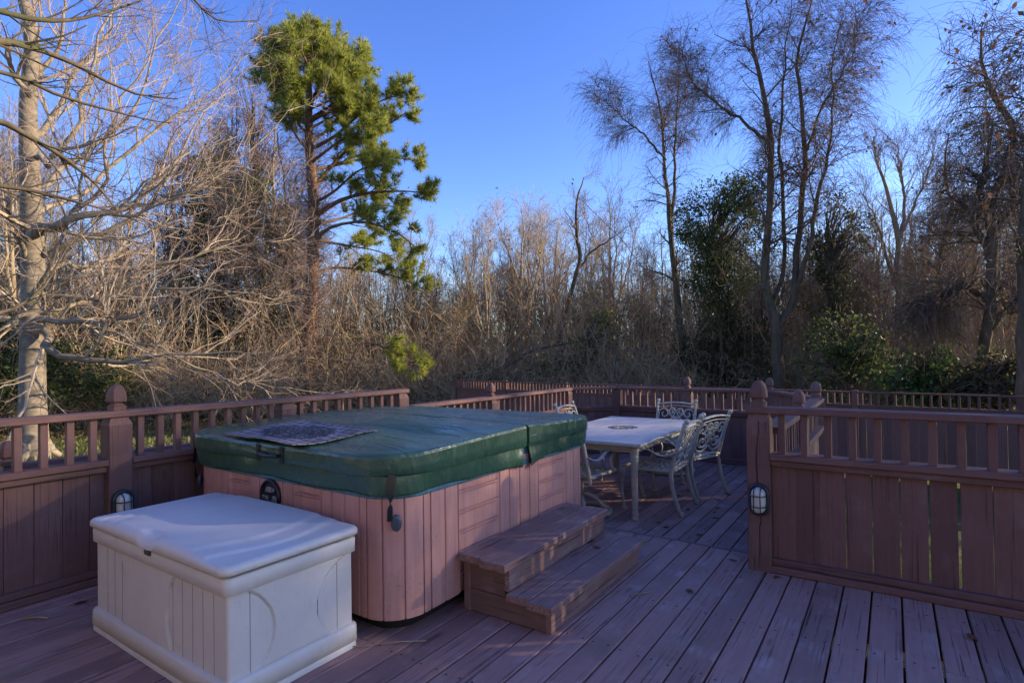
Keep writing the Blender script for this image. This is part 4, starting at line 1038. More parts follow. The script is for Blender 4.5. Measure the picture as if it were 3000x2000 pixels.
# ---- dark boughs of a tree standing outside the frame on the left, reaching over the lawn
def near_boughs():
    D = 9.
    L = [[(-700, 300, 8, .10), (-200, 130, 8.6, .06), (0, 120, 9, .045), (180, 170, 9.2, .03), (380, 270, 9.4, .018), (520, 290, 9.4, .008)],
         [(-700, 300, 8, .08), (-150, 30, 8.8, .045), (120, 60, 9, .03), (260, 50, 9.2, .02), (420, 0, 9.4, .008)],
         [(-700, 350, 8, .07), (-100, 330, 8.6, .045), (120, 420, 8.8, .03), (260, 520, 9, .018), (330, 600, 9.2, .008)],
         [(-700, 300, 8, .07), (-100, 520, 8.6, .035), (100, 560, 8.8, .022), (330, 620, 9, .008)],
         [(380, -300, 9, .05), (480, -100, 9, .03), (560, -10, 9, .018), (640, 60, 9.1, .012), (760, 60, 9.2, .006)],
         [(-700, 300, 8, .07), (-60, 200, 9, .03), (200, 290, 9.2, .02), (430, 350, 9.4, .010), (500, 360, 9.4, .006)],
         [(-700, 1000, 8, .05), (-60, 930, 9, .026), (110, 860, 9.3, .018), (200, 720, 9.6, .012), (300, 620, 9.8, .006)]]
    P, R = stackP([px_line(l, 12) for l in L]); b1, r1 = branches(P, R, 11, .9, .6, 6, .15, .1, .35, 1, .4, .45, .004); b2, r2 = branches(b1, r1, 4, .4, .6, 4, .1, .12, .2, 1, .4, .6, .0028)
    st = at(-700, 300, 8.); base = np.array([st[0]-.3, st[1], GZ])
    T = np.array([[base, base+[.02, 0, 1.5], base+[.1, .05, 3], st+[-.1, 0, .3], st+[0, .1, 1.5], st+[.1, .3, 3]]]); Rt = np.array([[.26, .22, .2, .17, .13, .07]])
    tree_object('overhanging_tree', 'dark thin boughs reaching in from the upper left corner in front of the beech', 'tree', base, [(T, Rt, 12), (P, R, 7)], [(b1, r1, 4), (b2, r2, 3)], DKBARK, DKBARK)
near_boughs()
# ---- the tall pine
def needle_tufts(c, dirs, n_per, ln, wd, rng=RNG):
    C = np.repeat(c, n_per, 0); D0 = np.repeat(dirs, n_per, 0); m_ = len(C)
    d = D0*.75+rng.normal(size=(m_, 3))*.62; d /= np.linalg.norm(d, axis=1, keepdims=True); l = ln*rng.uniform(.7, 1.15, m_)[:, None]
    s = np.cross(d, rng.normal(size=(m_, 3))); s /= np.linalg.norm(s, axis=1, keepdims=True); o = C-D0*ln*.2*rng.uniform(0, 1, (m_, 1))
    V = np.stack([o-s*wd, o+s*wd, o+d*l], 1).reshape(-1, 3); return V, np.arange(m_*3).reshape(-1, 3)
def pine_tree(label, trunk_pts, limb_px, base_xy=None, ln=.34, n_per=28, vines=True, group=None, seed=5, auto=None, mats=(PINEB, NEEDLE), twm=None):
    rng = np.random.default_rng(seed)
    tp, tr = px_line(trunk_pts, 24) if auto is None else auto
    tp = tp.copy(); tp[0, 2] = GZ; base = tp[0]
    limbs = [px_line(l, 12) for l in limb_px]; P, R = stackP(limbs)
    b1, r1 = branches(P, R, 16, 1.15, .75, 5, .35, .10, .3, 1, .45, .45, .010, rng, flat=.3)
    b2, r2 = branches(b1, r1, 5, .7, .6, 4, .35, .10, .25, 1, .3, .6, .007, rng)
    root = tree_object('pine_tree', label, 'pine', base, [(tp[None], tr[None], 12), (P, R, 7)], [(b1, r1, 4), (b2, r2, 3)], mats[0], mats[0], group, crown_name='twigs')
    ends = np.concatenate([b2[:, -1], b2[:, -2], b1[:, -1]]); dr = np.concatenate([b2[:, -1]-b2[:, -2]]*2+[b1[:, -1]-b1[:, -2]]); dr /= np.linalg.norm(dr, axis=1, keepdims=True)
    V, F = needle_tufts(ends, dr, n_per, ln, .016, rng)
    bid = np.repeat(np.clip(rng.normal(.45, .28, len(ends)), 0, 1), n_per)
    link('needles', fast_mesh('needles', V-base, F, mats[1], False, bid), root)
    if vines:
        v1, q1 = branches(tp[None, :17], tr[None, :17], 750, 1.5, 1.0, 6, -.5, .22, .15, 1, .1, .06, .007, rng)
        v2, q2 = branches(v1, q1, 4, .8, .9, 4, -.3, .25, .1, 1, .2, .8, .005, rng)
        v3, q3 = branches(P, R, 12, 1.2, .9, 6, -1.1, .15, .05, .8, .2, .2, .005, rng)
        link('climbing_vines', tube_mesh('climbing_vines', [(v1-base, q1, 3), (v2-base, q2, 3), (v3-base, q3, 3)], REDTWIG, False), root)
    return root
D = 28.
pine_tree('tall pine with sunlit green needle clumps and a reddish vine-covered trunk, left of centre', 
  [(885, 1215, D, .34), (900, 1000, D, .30), (915, 800, D, .28), (918, 600, D, .25), (905, 400, D, .20), (905, 250, D, .14), (900, 150, D, .06)],
  [[(915, 640, D, .14), (990, 590, 27.4, .10), (1080, 565, 27, .07), (1180, 560, 26.8, .04), (1240, 565, 26.8, .02)],
   [(912, 560, D, .13), (960, 500, 28.5, .09), (1040, 420, 28.6, .07), (1130, 370, 28.8, .04), (1190, 330, 28.8, .02)],
   [(918, 720, D, .12), (960, 670, 27.3, .08), (1060, 650, 26.6, .06), (1160, 680, 26.2, .04), (1235, 740, 26, .02)],
   [(918, 820, D, .10), (960, 785, 28.6, .07), (1060, 790, 28.9, .05), (1160, 810, 29, .035), (1250, 850, 29, .018)],
   [(905, 440, D, .10), (980, 400, 27.4, .07), (1060, 330, 27, .05), (1130, 290, 26.8, .03), (1180, 280, 26.8, .015)],
   [(910, 500, D, .09), (1000, 480, 29, .07), (1100, 460, 29.4, .04), (1215, 470, 29.6, .02)],
   [(905, 300, D, .09), (960, 230, 28.3, .06), (1000, 190, 28.4, .04), (1025, 165, 28.4, .02)],
   [(905, 280, D, .08), (860, 210, 27.7, .05), (830, 180, 27.6, .04), (805, 140, 27.6, .02)],
   [(905, 220, D, .07), (915, 180, 27.6, .05), (935, 140, 27.5, .03), (930, 105, 27.5, .015)],
   [(900, 150, D, .06), (880, 140, 28.4, .04), (865, 115, 28.5, .02)],
   [(908, 380, D, .09), (850, 310, 28.6, .06), (800, 250, 28.8, .04), (780, 200, 28.9, .02)],
   [(908, 350, D, .09), (980, 300, 28.8, .06), (1030, 240, 29, .04), (1060, 200, 29, .02)],
   [(905, 330, D, .08), (930, 260, 27, .06), (960, 220, 26.6, .04), (985, 160, 26.5, .02)],
   [(908, 450, D, .08), (870, 400, 27.3, .06), (850, 360, 27, .04), (840, 300, 27, .02)],
   [(905, 420, D, .08), (960, 380, 28.6, .06), (1000, 330, 29, .04), (1050, 280, 29, .02)],
   [(910, 300, D, .07), (880, 240, 29, .05), (870, 180, 29.2, .03), (900, 120, 29.2, .015)],
   [(912, 660, D, .09), (1000, 640, 29, .06), (1110, 600, 29.5, .04), (1200, 620, 29.7, .02)],
   [(905, 250, D, .06), (890, 205, 28.3, .05), (900, 170, 28.5, .03), (905, 125, 28.6, .015)],
   [(905, 260, D, .06), (930, 220, 28.3, .05), (955, 165, 28.6, .03), (970, 125, 28.7, .015)],
   [(905, 320, D, .07), (955, 300, 27.6, .05), (1000, 270, 27.3, .03), (1050, 250, 27.2, .015)],
   [(905, 380, D, .07), (960, 350, 28.4, .05), (1030, 320, 28.8, .03), (1100, 330, 29, .015)],
   [(908, 400, D, .08), (870, 360, 28.8, .06), (850, 330, 29.2, .04), (830, 260, 29.4, .02)],
   [(905, 300, D, .08), (930, 280, 27, .06), (960, 260, 26.6, .04), (990, 280, 26.4, .02)],
   [(905, 360, D, .08), (960, 330, 27, .06), (1010, 310, 26.5, .04), (1090, 350, 26.3, .02)],
   [(908, 480, D, .08), (960, 440, 27, .06), (1020, 400, 26.5, .04), (1080, 420, 26.3, .02)],
   [(905, 260, D, .07), (870, 230, 26.8, .05), (850, 250, 26.2, .03), (830, 230, 26, .02)],
   [(905, 240, D, .07), (950, 200, 28.8, .05), (990, 190, 29.2, .03), (1050, 170, 29.4, .02)],
   [(905, 200, D, .06), (880, 150, 27, .05), (850, 150, 26.6, .03), (880, 125, 26.4, .02)],
   [(912, 600, D, .08), (980, 560, 26.8, .06), (1050, 500, 26.2, .04), (1120, 480, 26, .02)],
   [(915, 700, D, .08), (1020, 720, 29, .05), (1120, 740, 29.4, .03), (1190, 790, 29.6, .02)]])
# a low bright bough and young pines
def young_pine(label, px, py, dist, h, seed, spread=1.0, n=26):
    rng = np.random.default_rng(seed); p = at(px, py, dist); base = np.array([p[0], p[1], GZ]); H_ = p[2]-GZ
    T = base+np.array([[0, 0, H_*t] for t in np.linspace(0, 1, 10)]); R0 = np.linspace(.09, .02, 10)
    b0, r0 = branches(T[None], R0[None], n, spread*1.3, 1.2, 5, .25, .08, 1-h/H_, 1, .6, .5, .01, rng)
    b1, r1 = branches(b0, r0, 4, .5*spread, .6, 4, .3, .1, .2, 1, .4, .6, .006, rng)
    root = tree_object('pine_tree', label, 'pine', base, [(T[None], R0[None], 8)], [(b0, r0, 4), (b1, r1, 3)], PINEB, PINEB, crown_name='twigs')
    e = np.concatenate([b1[:, -1], b1[:, 2]]); d = np.concatenate([b1[:, -1]-b1[:, -2]]*2); d /= np.linalg.norm(d, axis=1, keepdims=True)
    V, F = needle_tufts(e, d, 20, .26, .011, rng); link('needles', fast_mesh('needles', V-base, F, NEEDLE, False, np.repeat(rng.random(len(e)), 20)), root)
pb = px_line([(1000, 1200, 19, .05), (1015, 1090, 19, .04), (1060, 1005, 19, .03), (1120, 1015, 19, .022), (1180, 1045, 19, .015), (1225, 1075, 19, .01)], 12)
def bough_pine():
    rng = np.random.default_rng(8); P, R = pb[0][None].copy(), pb[1][None]; P[0, 0, 2] = GZ; base = P[0, 0]
    b1, r1 = branches(P, R, 24, .6, .7, 5, .2, .1, .5, 1, .2, .6, .008, rng); b2, r2 = branches(b1, r1, 4, .4, .6, 4, .1, .1, .2, 1, .3, .6, .006, rng)
    root = tree_object('pine_tree', 'small leaning pine with one bright yellow-green spray low in front of the woods', 'pine', base, [(P, R, 8)], [(b1, r1, 4), (b2, r2, 3)], PINEB, PINEB, crown_name='twigs')
    e = np.concatenate([b2[:, -1], b2[:, 2]]); d = np.concatenate([b2[:, -1]-b2[:, -2]]*2); d /= np.linalg.norm(d, axis=1, keepdims=True)
    V, F = needle_tufts(e, d, 20, .24, .010, rng); link('needles', fast_mesh('needles', V-base, F, leafm('bright_pine_needles', (.24, .28, .04), (.48, .48, .10), .5, .5), False, np.repeat(rng.random(len(e)), 20)), root)
bough_pine()
# ---- hero bare trees placed by their trunks
def hero(name, label, cat, stems, m=(16, 6, 5), Ls=(2.2, 1.1, .55), ang=.7, up=(.3, 0, 0), mats=(DKBARK, DKBARK), vines=0, leaves=0, leafmat=None, k=20, seed=1, tmin=.35, t_v=(.25, .95), wig=.14):
    rng = np.random.default_rng(seed)
    ls = [px_line(l, k) for l in stems]; P, R = stackP(ls); R = R*.82; P[:, 1:-1] += rng.normal(size=P[:, 1:-1].shape)*.03
    P[0, 0, 2] = GZ; base = P[0, 0].copy()
    b1, r1 = branches(P, R, m[0], Ls[0], ang, 7, up[0], wig, tmin, 1, .45, .4, .009, rng)
    b2, r2 = branches(b1, r1, m[1], Ls[1], .7, 6, up[1], wig*1.2, .15, 1, .35, .6, .0065, rng)
    b3, r3 = branches(b2, r2, m[2], Ls[2], .65, 4, up[2], wig*1.2, .15, 1, .35, .6, .005, rng)
    root = tree_object(name, label, cat, base, [(P, R, 10)], [(b1, r1, 5), (b2, r2, 3), (b3, r3, 3)], mats[0], mats[1])
    if vines:
        v1, q1 = branches(P, R, vines, 1.5, .9, 7, -1.3, .16, t_v[0], t_v[1], .1, .08, .0075, rng); v2, q2 = branches(v1, q1, 3, .8, .8, 5, -.9, .2, .1, 1, .2, .8, .006, rng)
        v3, q3 = branches(b1, r1, 6, 2.2, .9, 7, -1.8, .1, .1, 1, .2, .3, .006, rng)
        link('hanging_vines', tube_mesh('hanging_vines', [(v1-base, q1, 3), (v2-base, q2, 3), (v3-base, q3, 3)], DKTWIG, False), root)
    if leaves:
        e = b2[rng.integers(0, len(b2), leaves), 3]; leaves_object('leaves', root, base, e, .07, 3, .15, leafmat or DRY)
    return root
hero('forked_tree', 'tallest vine-hung bare tree right of centre, its forked dark trunk reaching the frame top', 'tree',
  [[(2285, 1190, 24, .30), (2282, 1050, 24, .27), (2270, 930, 24, .25), (2243, 850, 24, .20), (2245, 720, 24, .18), (2262, 560, 24, .16), (2255, 400, 24, .14), (2235, 260, 24, .11), (2205, 130, 24, .08), (2190, 0, 24, .05), (2180, -120, 24, .02)],
   [(2280, 960, 24, .2), (2320, 890, 24.2, .18), (2335, 760, 24.3, .15), (2350, 600, 24.4, .13), (2360, 470, 24.4, .12), (2350, 330, 24.4, .09), (2335, 180, 24.4, .07), (2370, 40, 24.4, .04), (2380, -60, 24.4, .02)],
   [(2330, 850, 24.2, .12), (2370, 720, 24, .10), (2390, 600, 23.8, .09), (2420, 480, 23.6, .07), (2440, 340, 23.6, .05), (2440, 180, 23.5, .03), (2470, 40, 23.5, .015)],
   [(2262, 900, 24.3, .11), (2295, 780, 24.6, .10), (2292, 560, 24.8, .09), (2285, 380, 24.8, .07), (2300, 180, 24.8, .04), (2320, 0, 24.8, .02)],
   [(2255, 420, 24, .08), (2180, 360, 23.6, .07), (2100, 300, 23.4, .05), (2030, 240, 23.2, .03), (2000, 150, 23.2, .012)],
   [(2365, 440, 24.4, .07), (2400, 330, 24.8, .05), (2440, 260, 25, .04), (2500, 150, 25, .02), (2510, 60, 25, .01)]],
  m=(30, 8, 5), Ls=(2.4, 1.2, .6), up=(-.15, -.5, -.45), mats=(DKBARK, DKTWIG), vines=170, leaves=260, seed=2, tmin=.3, t_v=(.28, .95))
hero('bare_tree', 'slender twin-stemmed bare tree with drooping twigs standing alone left of the tallest tree', 'tree',
  [[(2010, 1190, 27, .26), (2000, 1050, 27, .22), (1990, 930, 27, .2), (1975, 800, 27, .17), (1962, 640, 27, .13), (1950, 480, 27, .09), (1935, 330, 27, .06), (1900, 180, 27, .02)],
   [(1968, 690, 27, .10), (1975, 560, 27.2, .09), (1978, 420, 27.3, .06), (1985, 300, 27.3, .04), (1990, 210, 27.3, .02)],
   [(1950, 470, 27, .07), (1890, 400, 26.6, .05), (1830, 350, 26.4, .035), (1770, 290, 26.3, .015)]],
  m=(34, 8, 5), Ls=(2.4, 1.1, .55), up=(-.1, -.6, -.6), mats=(DKBARK, DKBARK), vines=40, leaves=30, seed=3, tmin=.4, t_v=(.4, .95))
hero('vine_tree', 'dark tree draped in tangled vines at the far right, its thin bare tip above', 'tree',
  [[(2840, 1200, 19, .18), (2870, 1060, 19, .17), (2905, 900, 19, .15), (2900, 740, 19, .14), (2905, 600, 19, .12), (2950, 470, 19, .10), (2970, 390, 19, .08), (2920, 300, 19, .09), (2890, 220, 19, .06), (2865, 120, 19, .03), (2885, 60, 19, .012)],
   [(2900, 760, 19, .10), (2860, 640, 18.8, .09), (2890, 480, 18.7, .07), (2905, 360, 18.7, .03)],
   [(2905, 700, 19, .10), (2960, 600, 19.2, .08), (3020, 500, 19.3, .06), (3060, 380, 19.4, .03)],
   [(2880, 980, 19, .11), (2960, 900, 19.3, .08), (3040, 830, 19.5, .05), (3100, 780, 19.6, .03)],
   [(2895, 880, 19, .10), (2820, 840, 18.6, .07), (2740, 880, 18.4, .05), (2680, 930, 18.3, .02)]],
  m=(22, 6, 4), Ls=(1.7, 1.0, .5), up=(-.4, -.6, -.4), mats=(DKBARK, DKBARK), vines=190, leaves=220, seed=4, tmin=.15, t_v=(.3, .85))
hero('vine_tree', 'thick dark tree trunk cut by the right edge of the frame', 'tree',
  [[(3000, 1230, 15, .17), (3003, 1000, 15, .16), (3008, 700, 15, .14), (3015, 480, 15, .11), (3030, 250, 15, .06)], [(2995, 700, 15, .1), (3050, 560, 15, .08), (3060, 350, 15, .05), (3050, 160, 15, .02), (3040, 100, 15, .012)]],
  m=(16, 6, 4), Ls=(1.5, .9, .4), up=(-.4, -.6, -.4), mats=(DKBARK, DKBARK), vines=70, leaves=80, seed=6, tmin=.3, t_v=(.3, .85))
hero('bare_tree', 'pale vase-shaped bare tree between the tallest tree and the far right tangle', 'tree',
  [[(2635, 1200, 30, .2), (2634, 1000, 30, .18), (2632, 800, 30, .15), (2630, 680, 30, .13), (2600, 560, 30, .09), (2570, 470, 30, .06), (2560, 400, 30, .02)],
   [(2632, 740, 30, .1), (2650, 610, 30.2, .08), (2640, 500, 30.2, .05), (2630, 420, 30.2, .02)], [(2634, 700, 30, .09), (2690, 580, 30, .06), (2720, 500, 30, .04), (2740, 430, 30, .015)],
   [(2630, 860, 30, .1), (2600, 760, 30, .08), (2570, 660, 30, .05), (2530, 560, 30, .02)]],
  m=(18, 6, 4), Ls=(2.2, 1.2, .6), up=(.9, .3, .1), ang=.55, mats=(BARK, BARK), seed=7, tmin=.35)
hero('bare_tree', 'thin wavy bare tree just left of the vine tangle', 'tree',
  [[(2770, 1200, 27, .16), (2765, 950, 27, .13), (2750, 800, 27, .11), (2775, 660, 27, .09), (2785, 600, 27, .08), (2770, 480, 27, .05), (2780, 390, 27, .02)]],
  m=(40, 6, 4), Ls=(1.7, .9, .5), up=(-.1, -.2, 0), ang=.9, mats=(DKBARK, DKBARK), leaves=60, seed=8, tmin=.3, vines=40)
hero('bare_tree', 'crooked dark tree with an S-shaped trunk in the middle of the woods', 'tree',
  [[(1630, 1190, 34, .24), (1640, 1000, 34, .2), (1672, 860, 34, .17), (1700, 760, 34, .15), (1690, 690, 34, .13), (1690, 600, 34, .09), (1710, 520, 34, .03)], [(1688, 800, 34, .1), (1730, 740, 34.3, .08), (1790, 700, 34.5, .04), (1840, 660, 34.6, .02)]],
  m=(14, 5, 4), Ls=(2.0, 1.1, .6), up=(.3, .1, 0), mats=(DKBARK, BARK), seed=9, tmin=.4)
hero('fallen_tree', 'leaning dark fallen trunk low behind the yard fence left of centre', 'fallen tree',
  [[(1350, 1175, 26, .16), (1400, 1120, 26, .15), (1470, 1080, 26, .12), (1560, 1030, 26, .09), (1680, 1000, 26, .05), (1760, 985, 26, .02)]],
  m=(12, 5, 4), Ls=(1.4, .8, .4), up=(.2, 0, 0), mats=(DKBARK, BARK), seed=10)
# ---- the rest of the wood: six kinds of bare tree, copied
def kind(seed, h, r, fork, m, L, up, mat, tw, lean=.3, vines=0, leaves=0):
    rng = np.random.default_rng(seed); k = 16
    stems = []
    z = np.linspace(0, h, k); P0 = np.stack([lean*np.sin(z/h*2.2+seed)*z/h*1.2+rng.normal(size=k).cumsum()*.05, lean*np.cos(z/h*3+seed)*z/h+rng.normal(size=k).cumsum()*.05, z], -1); P0[:, :2] -= P0[0, :2]
    stems.append((P0, np.linspace(r, .02, k)**1.0))
    for f in range(fork):
        t = rng.uniform(.3, .6); i = int(t*k); d = rng.normal(size=2); d /= np.linalg.norm(d); zz = np.linspace(0, 1, k)
        P1 = P0[i]+np.stack([d[0]*zz**.7*h*.16, d[1]*zz**.7*h*.16, zz*(h-P0[i, 2])*rng.uniform(.75, .98)], -1)+rng.normal(size=(k, 3)).cumsum(0)*.04*np.array([1, 1, 0]); P1[0] = P0[i]
        stems.append((P1, np.linspace(r*(1-t)*.8, .015, k)))
    P, R = stackP(stems)
    b1, r1 = branches(P, R, m[0], L[0], .7, 6, up, .12, .25, 1, .5, .4, .011, rng); b2, r2 = branches(b1, r1, m[1], L[1], .65, 5, up*.4, .14, .15, 1, .4, .6, .008, rng); b3, r3 = branches(b2, r2, m[2], L[2], .6, 4, 0, .15, .15, 1, .4, .6, .0065, rng)
    parts = [('trunk', tube_mesh('trunk', [(P, R, 7)], mat)), ('crown', tube_mesh('crown', [(b1, r1, 4), (b2, r2, 3), (b3, r3, 3)], tw, False))]
    if vines:
        v1, q1 = branches(P, R, vines, 1.4, .8, 6, -1.0, .2, .1, .9, .1, .1, .008, rng); v2, q2 = branches(v1, q1, 3, .8, .8, 4, -.5, .2, .1, 1, .2, .8, .007, rng)
        parts.append(('hanging_vines', tube_mesh('hanging_vines', [(v1, q1, 3), (v2, q2, 3)], REDTWIG, False)))
    if leaves:
        e = b2[rng.integers(0, len(b2), leaves), 3]; V, F, n = leaf_cloud(e, .08, 3, .2, rng); parts.append(('leaves', fast_mesh('leaves', V, F, DRY if seed % 2 else DKLEAF, False, rng.random(n))))
    return parts
KINDS = [
 (kind(21, 11.5, .15, 2, (22, 6, 4), (2.4, 1.2, .6), .7, BARK, BARK), 'tall bare tree with upswept pale branches among the woodland edge'),
 (kind(22, 10.5, .13, 1, (26, 6, 4), (2.0, 1.0, .6), .3, BARK, REDTWIG, .5, 30), 'bare reddish-twigged tree among the woodland edge'),
 (kind(23, 12.5, .17, 3, (18, 6, 4), (2.6, 1.3, .6), .9, BARK, TWIG), 'many-stemmed pale bare tree among the woodland edge'),
 (kind(24, 8.5, .11, 2, (26, 6, 4), (1.8, .9, .5), .1, DKBARK, BARK, .8, 60, 60), 'crooked vine-covered bare tree among the woodland edge'),
 (kind(25, 9.5, .12, 1, (24, 6, 4), (1.9, 1.0, .5), .4, BARK, THICK, .4, 20, 40), 'bare brown tree keeping a few leaves among the woodland edge')]
wood_pos = []
# (photo column, distance, height scale, kind)
rngw = np.random.default_rng(77)
plan = [(1255, 33, .80, 3), (1290, 40, .85, 1), (1330, 30, .72, 4), (1375, 36, .85, 0), (1420, 31, .78, 2), (1450, 42, .95, 1), (1500, 37, .97, 0), (1530, 32, .86, 2), (1560, 44, 1.1, 2), (1590, 36, .95, 2),
        (1625, 40, .98, 0), (1660, 33, .75, 1), (1720, 42, 1.05, 0), (1755, 36, .92, 1), (1785, 44, 1.18, 2), (1810, 31, .70, 3), (1850, 35, .80, 1), (1890, 40, .85, 4), (1925, 33, .70, 3), (2060, 31, .80, 1), (2110, 36, .95, 0), (2150, 29, .75, 4), (2190, 33, .9, 3),
        (2230, 38, .85, 1), (2320, 33, .85, 4), (2400, 30, .8, 1), (2450, 27, .85, 3), (2490, 36, .95, 1), (2530, 30, .8, 4), (2575, 40, .95, 0), (2680, 33, .85, 4), (2715, 27, .75, 1), (2800, 34, .95, 1), (2840, 30, .8, 0), (2940, 29, .85, 4), (3000, 34, 1.0, 1), (3060, 26, .9, 3),
        (-60, 32, 1.0, 0), (-20, 36, 1.15, 1), (20, 30, 1.0, 2), (60, 38, 1.2, 0), (150, 34, .9, 1), (200, 40, 1.0, 4), (255, 31, .80, 2), (320, 35, .82, 4), (370, 41, .9, 1), (420, 30, .72, 4), (480, 36, .85, 0), (540, 32, .85, 1), (590, 38, 1.0, 3), (640, 33, 1.05, 1), (690, 36, 1.2, 4), (735, 31, 1.1, 1), (760, 35, 1.25, 1), (800, 32, 1.05, 4), (830, 38, 1.1, 1),
        (860, 34, .95, 3), (700, 31, 1.45, 1), (770, 34, 1.65, 1), (640, 36, 1.5, 1), (835, 31, 1.35, 1), (560, 34, 1.3, 1), (480, 38, 1.35, 4), (410, 36, 1.1, 1), (745, 30, 1.3, 3), (300, 42, 1.2, 0), (100, 44, 1.4, 1), (1270, 38, .9, 3), (1360, 40, .95, 4), (1400, 34, .78, 3), (1475, 33, .85, 3), (1515, 40, 1.0, 1), (1575, 33, .85, 1), (1610, 34, .9, 4), (1690, 37, .92, 3), (1740, 33, .82, 3), (1830, 38, .9, 1), (1870, 33, .75, 3), (1945, 38, .85, 0), (2040, 36, .9, 1), (2085, 40, 1.0, 2), (2170, 40, 1.0, 0), (2250, 30, .8, 3), (2350, 36, .9, 1), (2420, 35, .9, 3), (2510, 33, .85, 3), (2560, 30, .8, 1), (2605, 34, .85, 3), (2700, 38, 1.0, 1), (2740, 32, .85, 3), (2775, 30, .8, 4), (2870, 36, 1.05, 0), (2970, 34, 1.0, 3),
        (960, 32, .8, 1), (1000, 38, .95, 4), (1045, 34, .8, 1), (1090, 40, .9, 0), (1130, 33, .78, 4), (1175, 37, .85, 1), (1215, 42, .95, 2)]
ZONES = [(-999, 'behind the beech'), (300, 'between the beech and the tall pine'), (905, 'just right of the tall pine'), (1300, 'left of the crooked trunk'), (1640, 'right of the crooked trunk'), (1960, 'between the drooping tree and the tallest tree'), (2290, 'right of the tallest tree'), (2640, 'at the right end of the woods')]
NTH = ['leftmost', 'second', 'third', 'fourth', 'fifth', 'sixth', 'seventh', 'eighth', 'ninth', 'tenth', 'eleventh', 'twelfth', 'thirteenth', 'fourteenth', 'fifteenth', 'sixteenth']
WHAT = ['upswept pale bare tree', 'reddish bare tree', 'many-stemmed bare tree', 'vine-covered bare tree', 'brown-leaved thin tree']
cnt = {}
for px, d_, sc_, kd in sorted(plan):
    zone = [z for x, z in ZONES if x <= px][-1]; cnt[(kd, zone)] = cnt.get((kd, zone), -1)+1
    parts, lab = KINDS[kd]; lab = '%s %s%s' % (NTH[cnt[(kd, zone)]]+' ' if sum(1 for q in plan if q[3] == kd and [z for x, z in ZONES if x <= q[0]][-1] == zone) > 1 else '', WHAT[kd]+' ', zone); lab = lab.replace('  ', ' ').strip()
    p = at(px, 1100, d_); root = empty('bare_tree', (p[0], p[1], GZ), rngw.uniform(0, 6.28), lab, 'tree', 'bare trees of the woodland edge'); root.scale = (sc_*rngw.uniform(.85, 1.1),)*2+(sc_*rngw.uniform(.9, 1.05),)
    for n_, me in parts: link(n_, me, root)
# unseen trees added right of the frame to soften the low sun
for i, (dist, off, kd, sc_) in enumerate(((17, -3, 3, 1.15), (18, 4.0, 1, .9), (20, 5, 4, 1.2), (22, -1, 3, 1.4), (24, 3.5, 1, 1.3), (26, -5, 3, 1.4), (29, 0.5, 3, 1.6), (33, -4, 4, 1.6))):
    u = SUN[:2]/np.linalg.norm(SUN[:2]); v_ = np.array([-u[1], u[0]]); p = np.array([-2.5, 2.8])+u*dist+v_*off
    root = empty('bare_tree', (p[0], p[1], GZ), i*1.7, '%s bare tree of the row beyond the right edge of the frame' % NTH[i], 'tree', 'bare trees right of the frame'); root.scale = (sc_, sc_, sc_)
    for n_, me in KINDS[kd][0]: link(n_, me, root)
# ---- undergrowth: nobody could count the stems
def undergrowth():
    rng = np.random.default_rng(5); bs = []
    def ring(n, d0, d1, hmin, hmax, r, k=6):
        px = rng.uniform(-500, 3300, n); d = rng.uniform(d0, d1, n); a = np.array([at(x, 1100, 1.) for x in px])[:, :2]; xy = a*d[:, None]
        h = rng.uniform(hmin, hmax, n)*rng.uniform(.5, 1, n); P = np.zeros((n, k, 3)); t = np.linspace(0, 1, k); ln = rng.normal(size=(n, 2))*.3
        wv_ = rng.normal(size=(n, k, 2)).cumsum(1)*.16
        P[..., 0] = xy[:, 0:1]+ln[:, 0:1]*h[:, None]*t**1.5+wv_[..., 0]; P[..., 1] = xy[:, 1:2]+ln[:, 1:2]*h[:, None]*t**1.5+wv_[..., 1]; P[..., 2] = GZ-.05+h[:, None]*t
        return P, np.repeat(np.linspace(1, .35, k)[None], n, 0)*(r*rng.uniform(.5, 1.5, n))[:, None]
    for n, a, b, h0, h1, r in ((2300, 26, 36, 2, 8.5, .026), (1900, 36, 52, 5, 11.5, .034), (1300, 24.5, 28, .8, 3.2, .013), (1500, 48, 70, 3, 7, .05)):
        P, R = ring(n, a, b, h0, h1, r); bs.append((P, R, 3))
        c, q = branches(P, R, 5 if a < 36 else 9, 1.7 if a < 36 else 2.6, .8 if a < 36 else 1.0, 6, .0, .26, .15, 1, .3, .6, .010 if a < 36 else .012, rng); bs.append((c, q, 3))
        c2, q2 = branches(c, q, 1, 1.0, .8, 4, -.1, .25, .15, 1, .3, .7, .008 if a < 36 else .010, rng); bs.append((c2, q2, 3))
    tag(link('undergrowth', tube_mesh('undergrowth', bs, THICK, False)), kind='stuff')
undergrowth()
def far_wood():
    rng = np.random.default_rng(15); n = 1300; k = 7; px = rng.uniform(-700, 3500, n); d = rng.uniform(52, 85, n); a = np.array([at(x, 1100, 1.) for x in px])[:, :2]; xy = a*d[:, None]; h = rng.uniform(9, 15, n)
    t = np.linspace(0, 1, k); w_ = rng.normal(size=(n, k, 2)).cumsum(1)*.18; P = np.zeros((n, k, 3)); P[..., 0] = xy[:, 0:1]+w_[..., 0]; P[..., 1] = xy[:, 1:2]+w_[..., 1]; P[..., 2] = GZ+h[:, None]*t
    R = np.linspace(1, .2, k)[None]*rng.uniform(.06, .14, n)[:, None]
    c, q = branches(P, R, 14, 3.0, .65, 5, .5, .14, .2, 1, .4, .4, .014, rng); c2, q2 = branches(c, q, 3, 1.5, .7, 4, .2, .18, .15, 1, .3, .7, .012, rng)
    tag(link('distant_woodland', tube_mesh('distant_woodland', [(P, R, 4), (c, q, 3), (c2, q2, 3)], BARK, False)), kind='stuff')
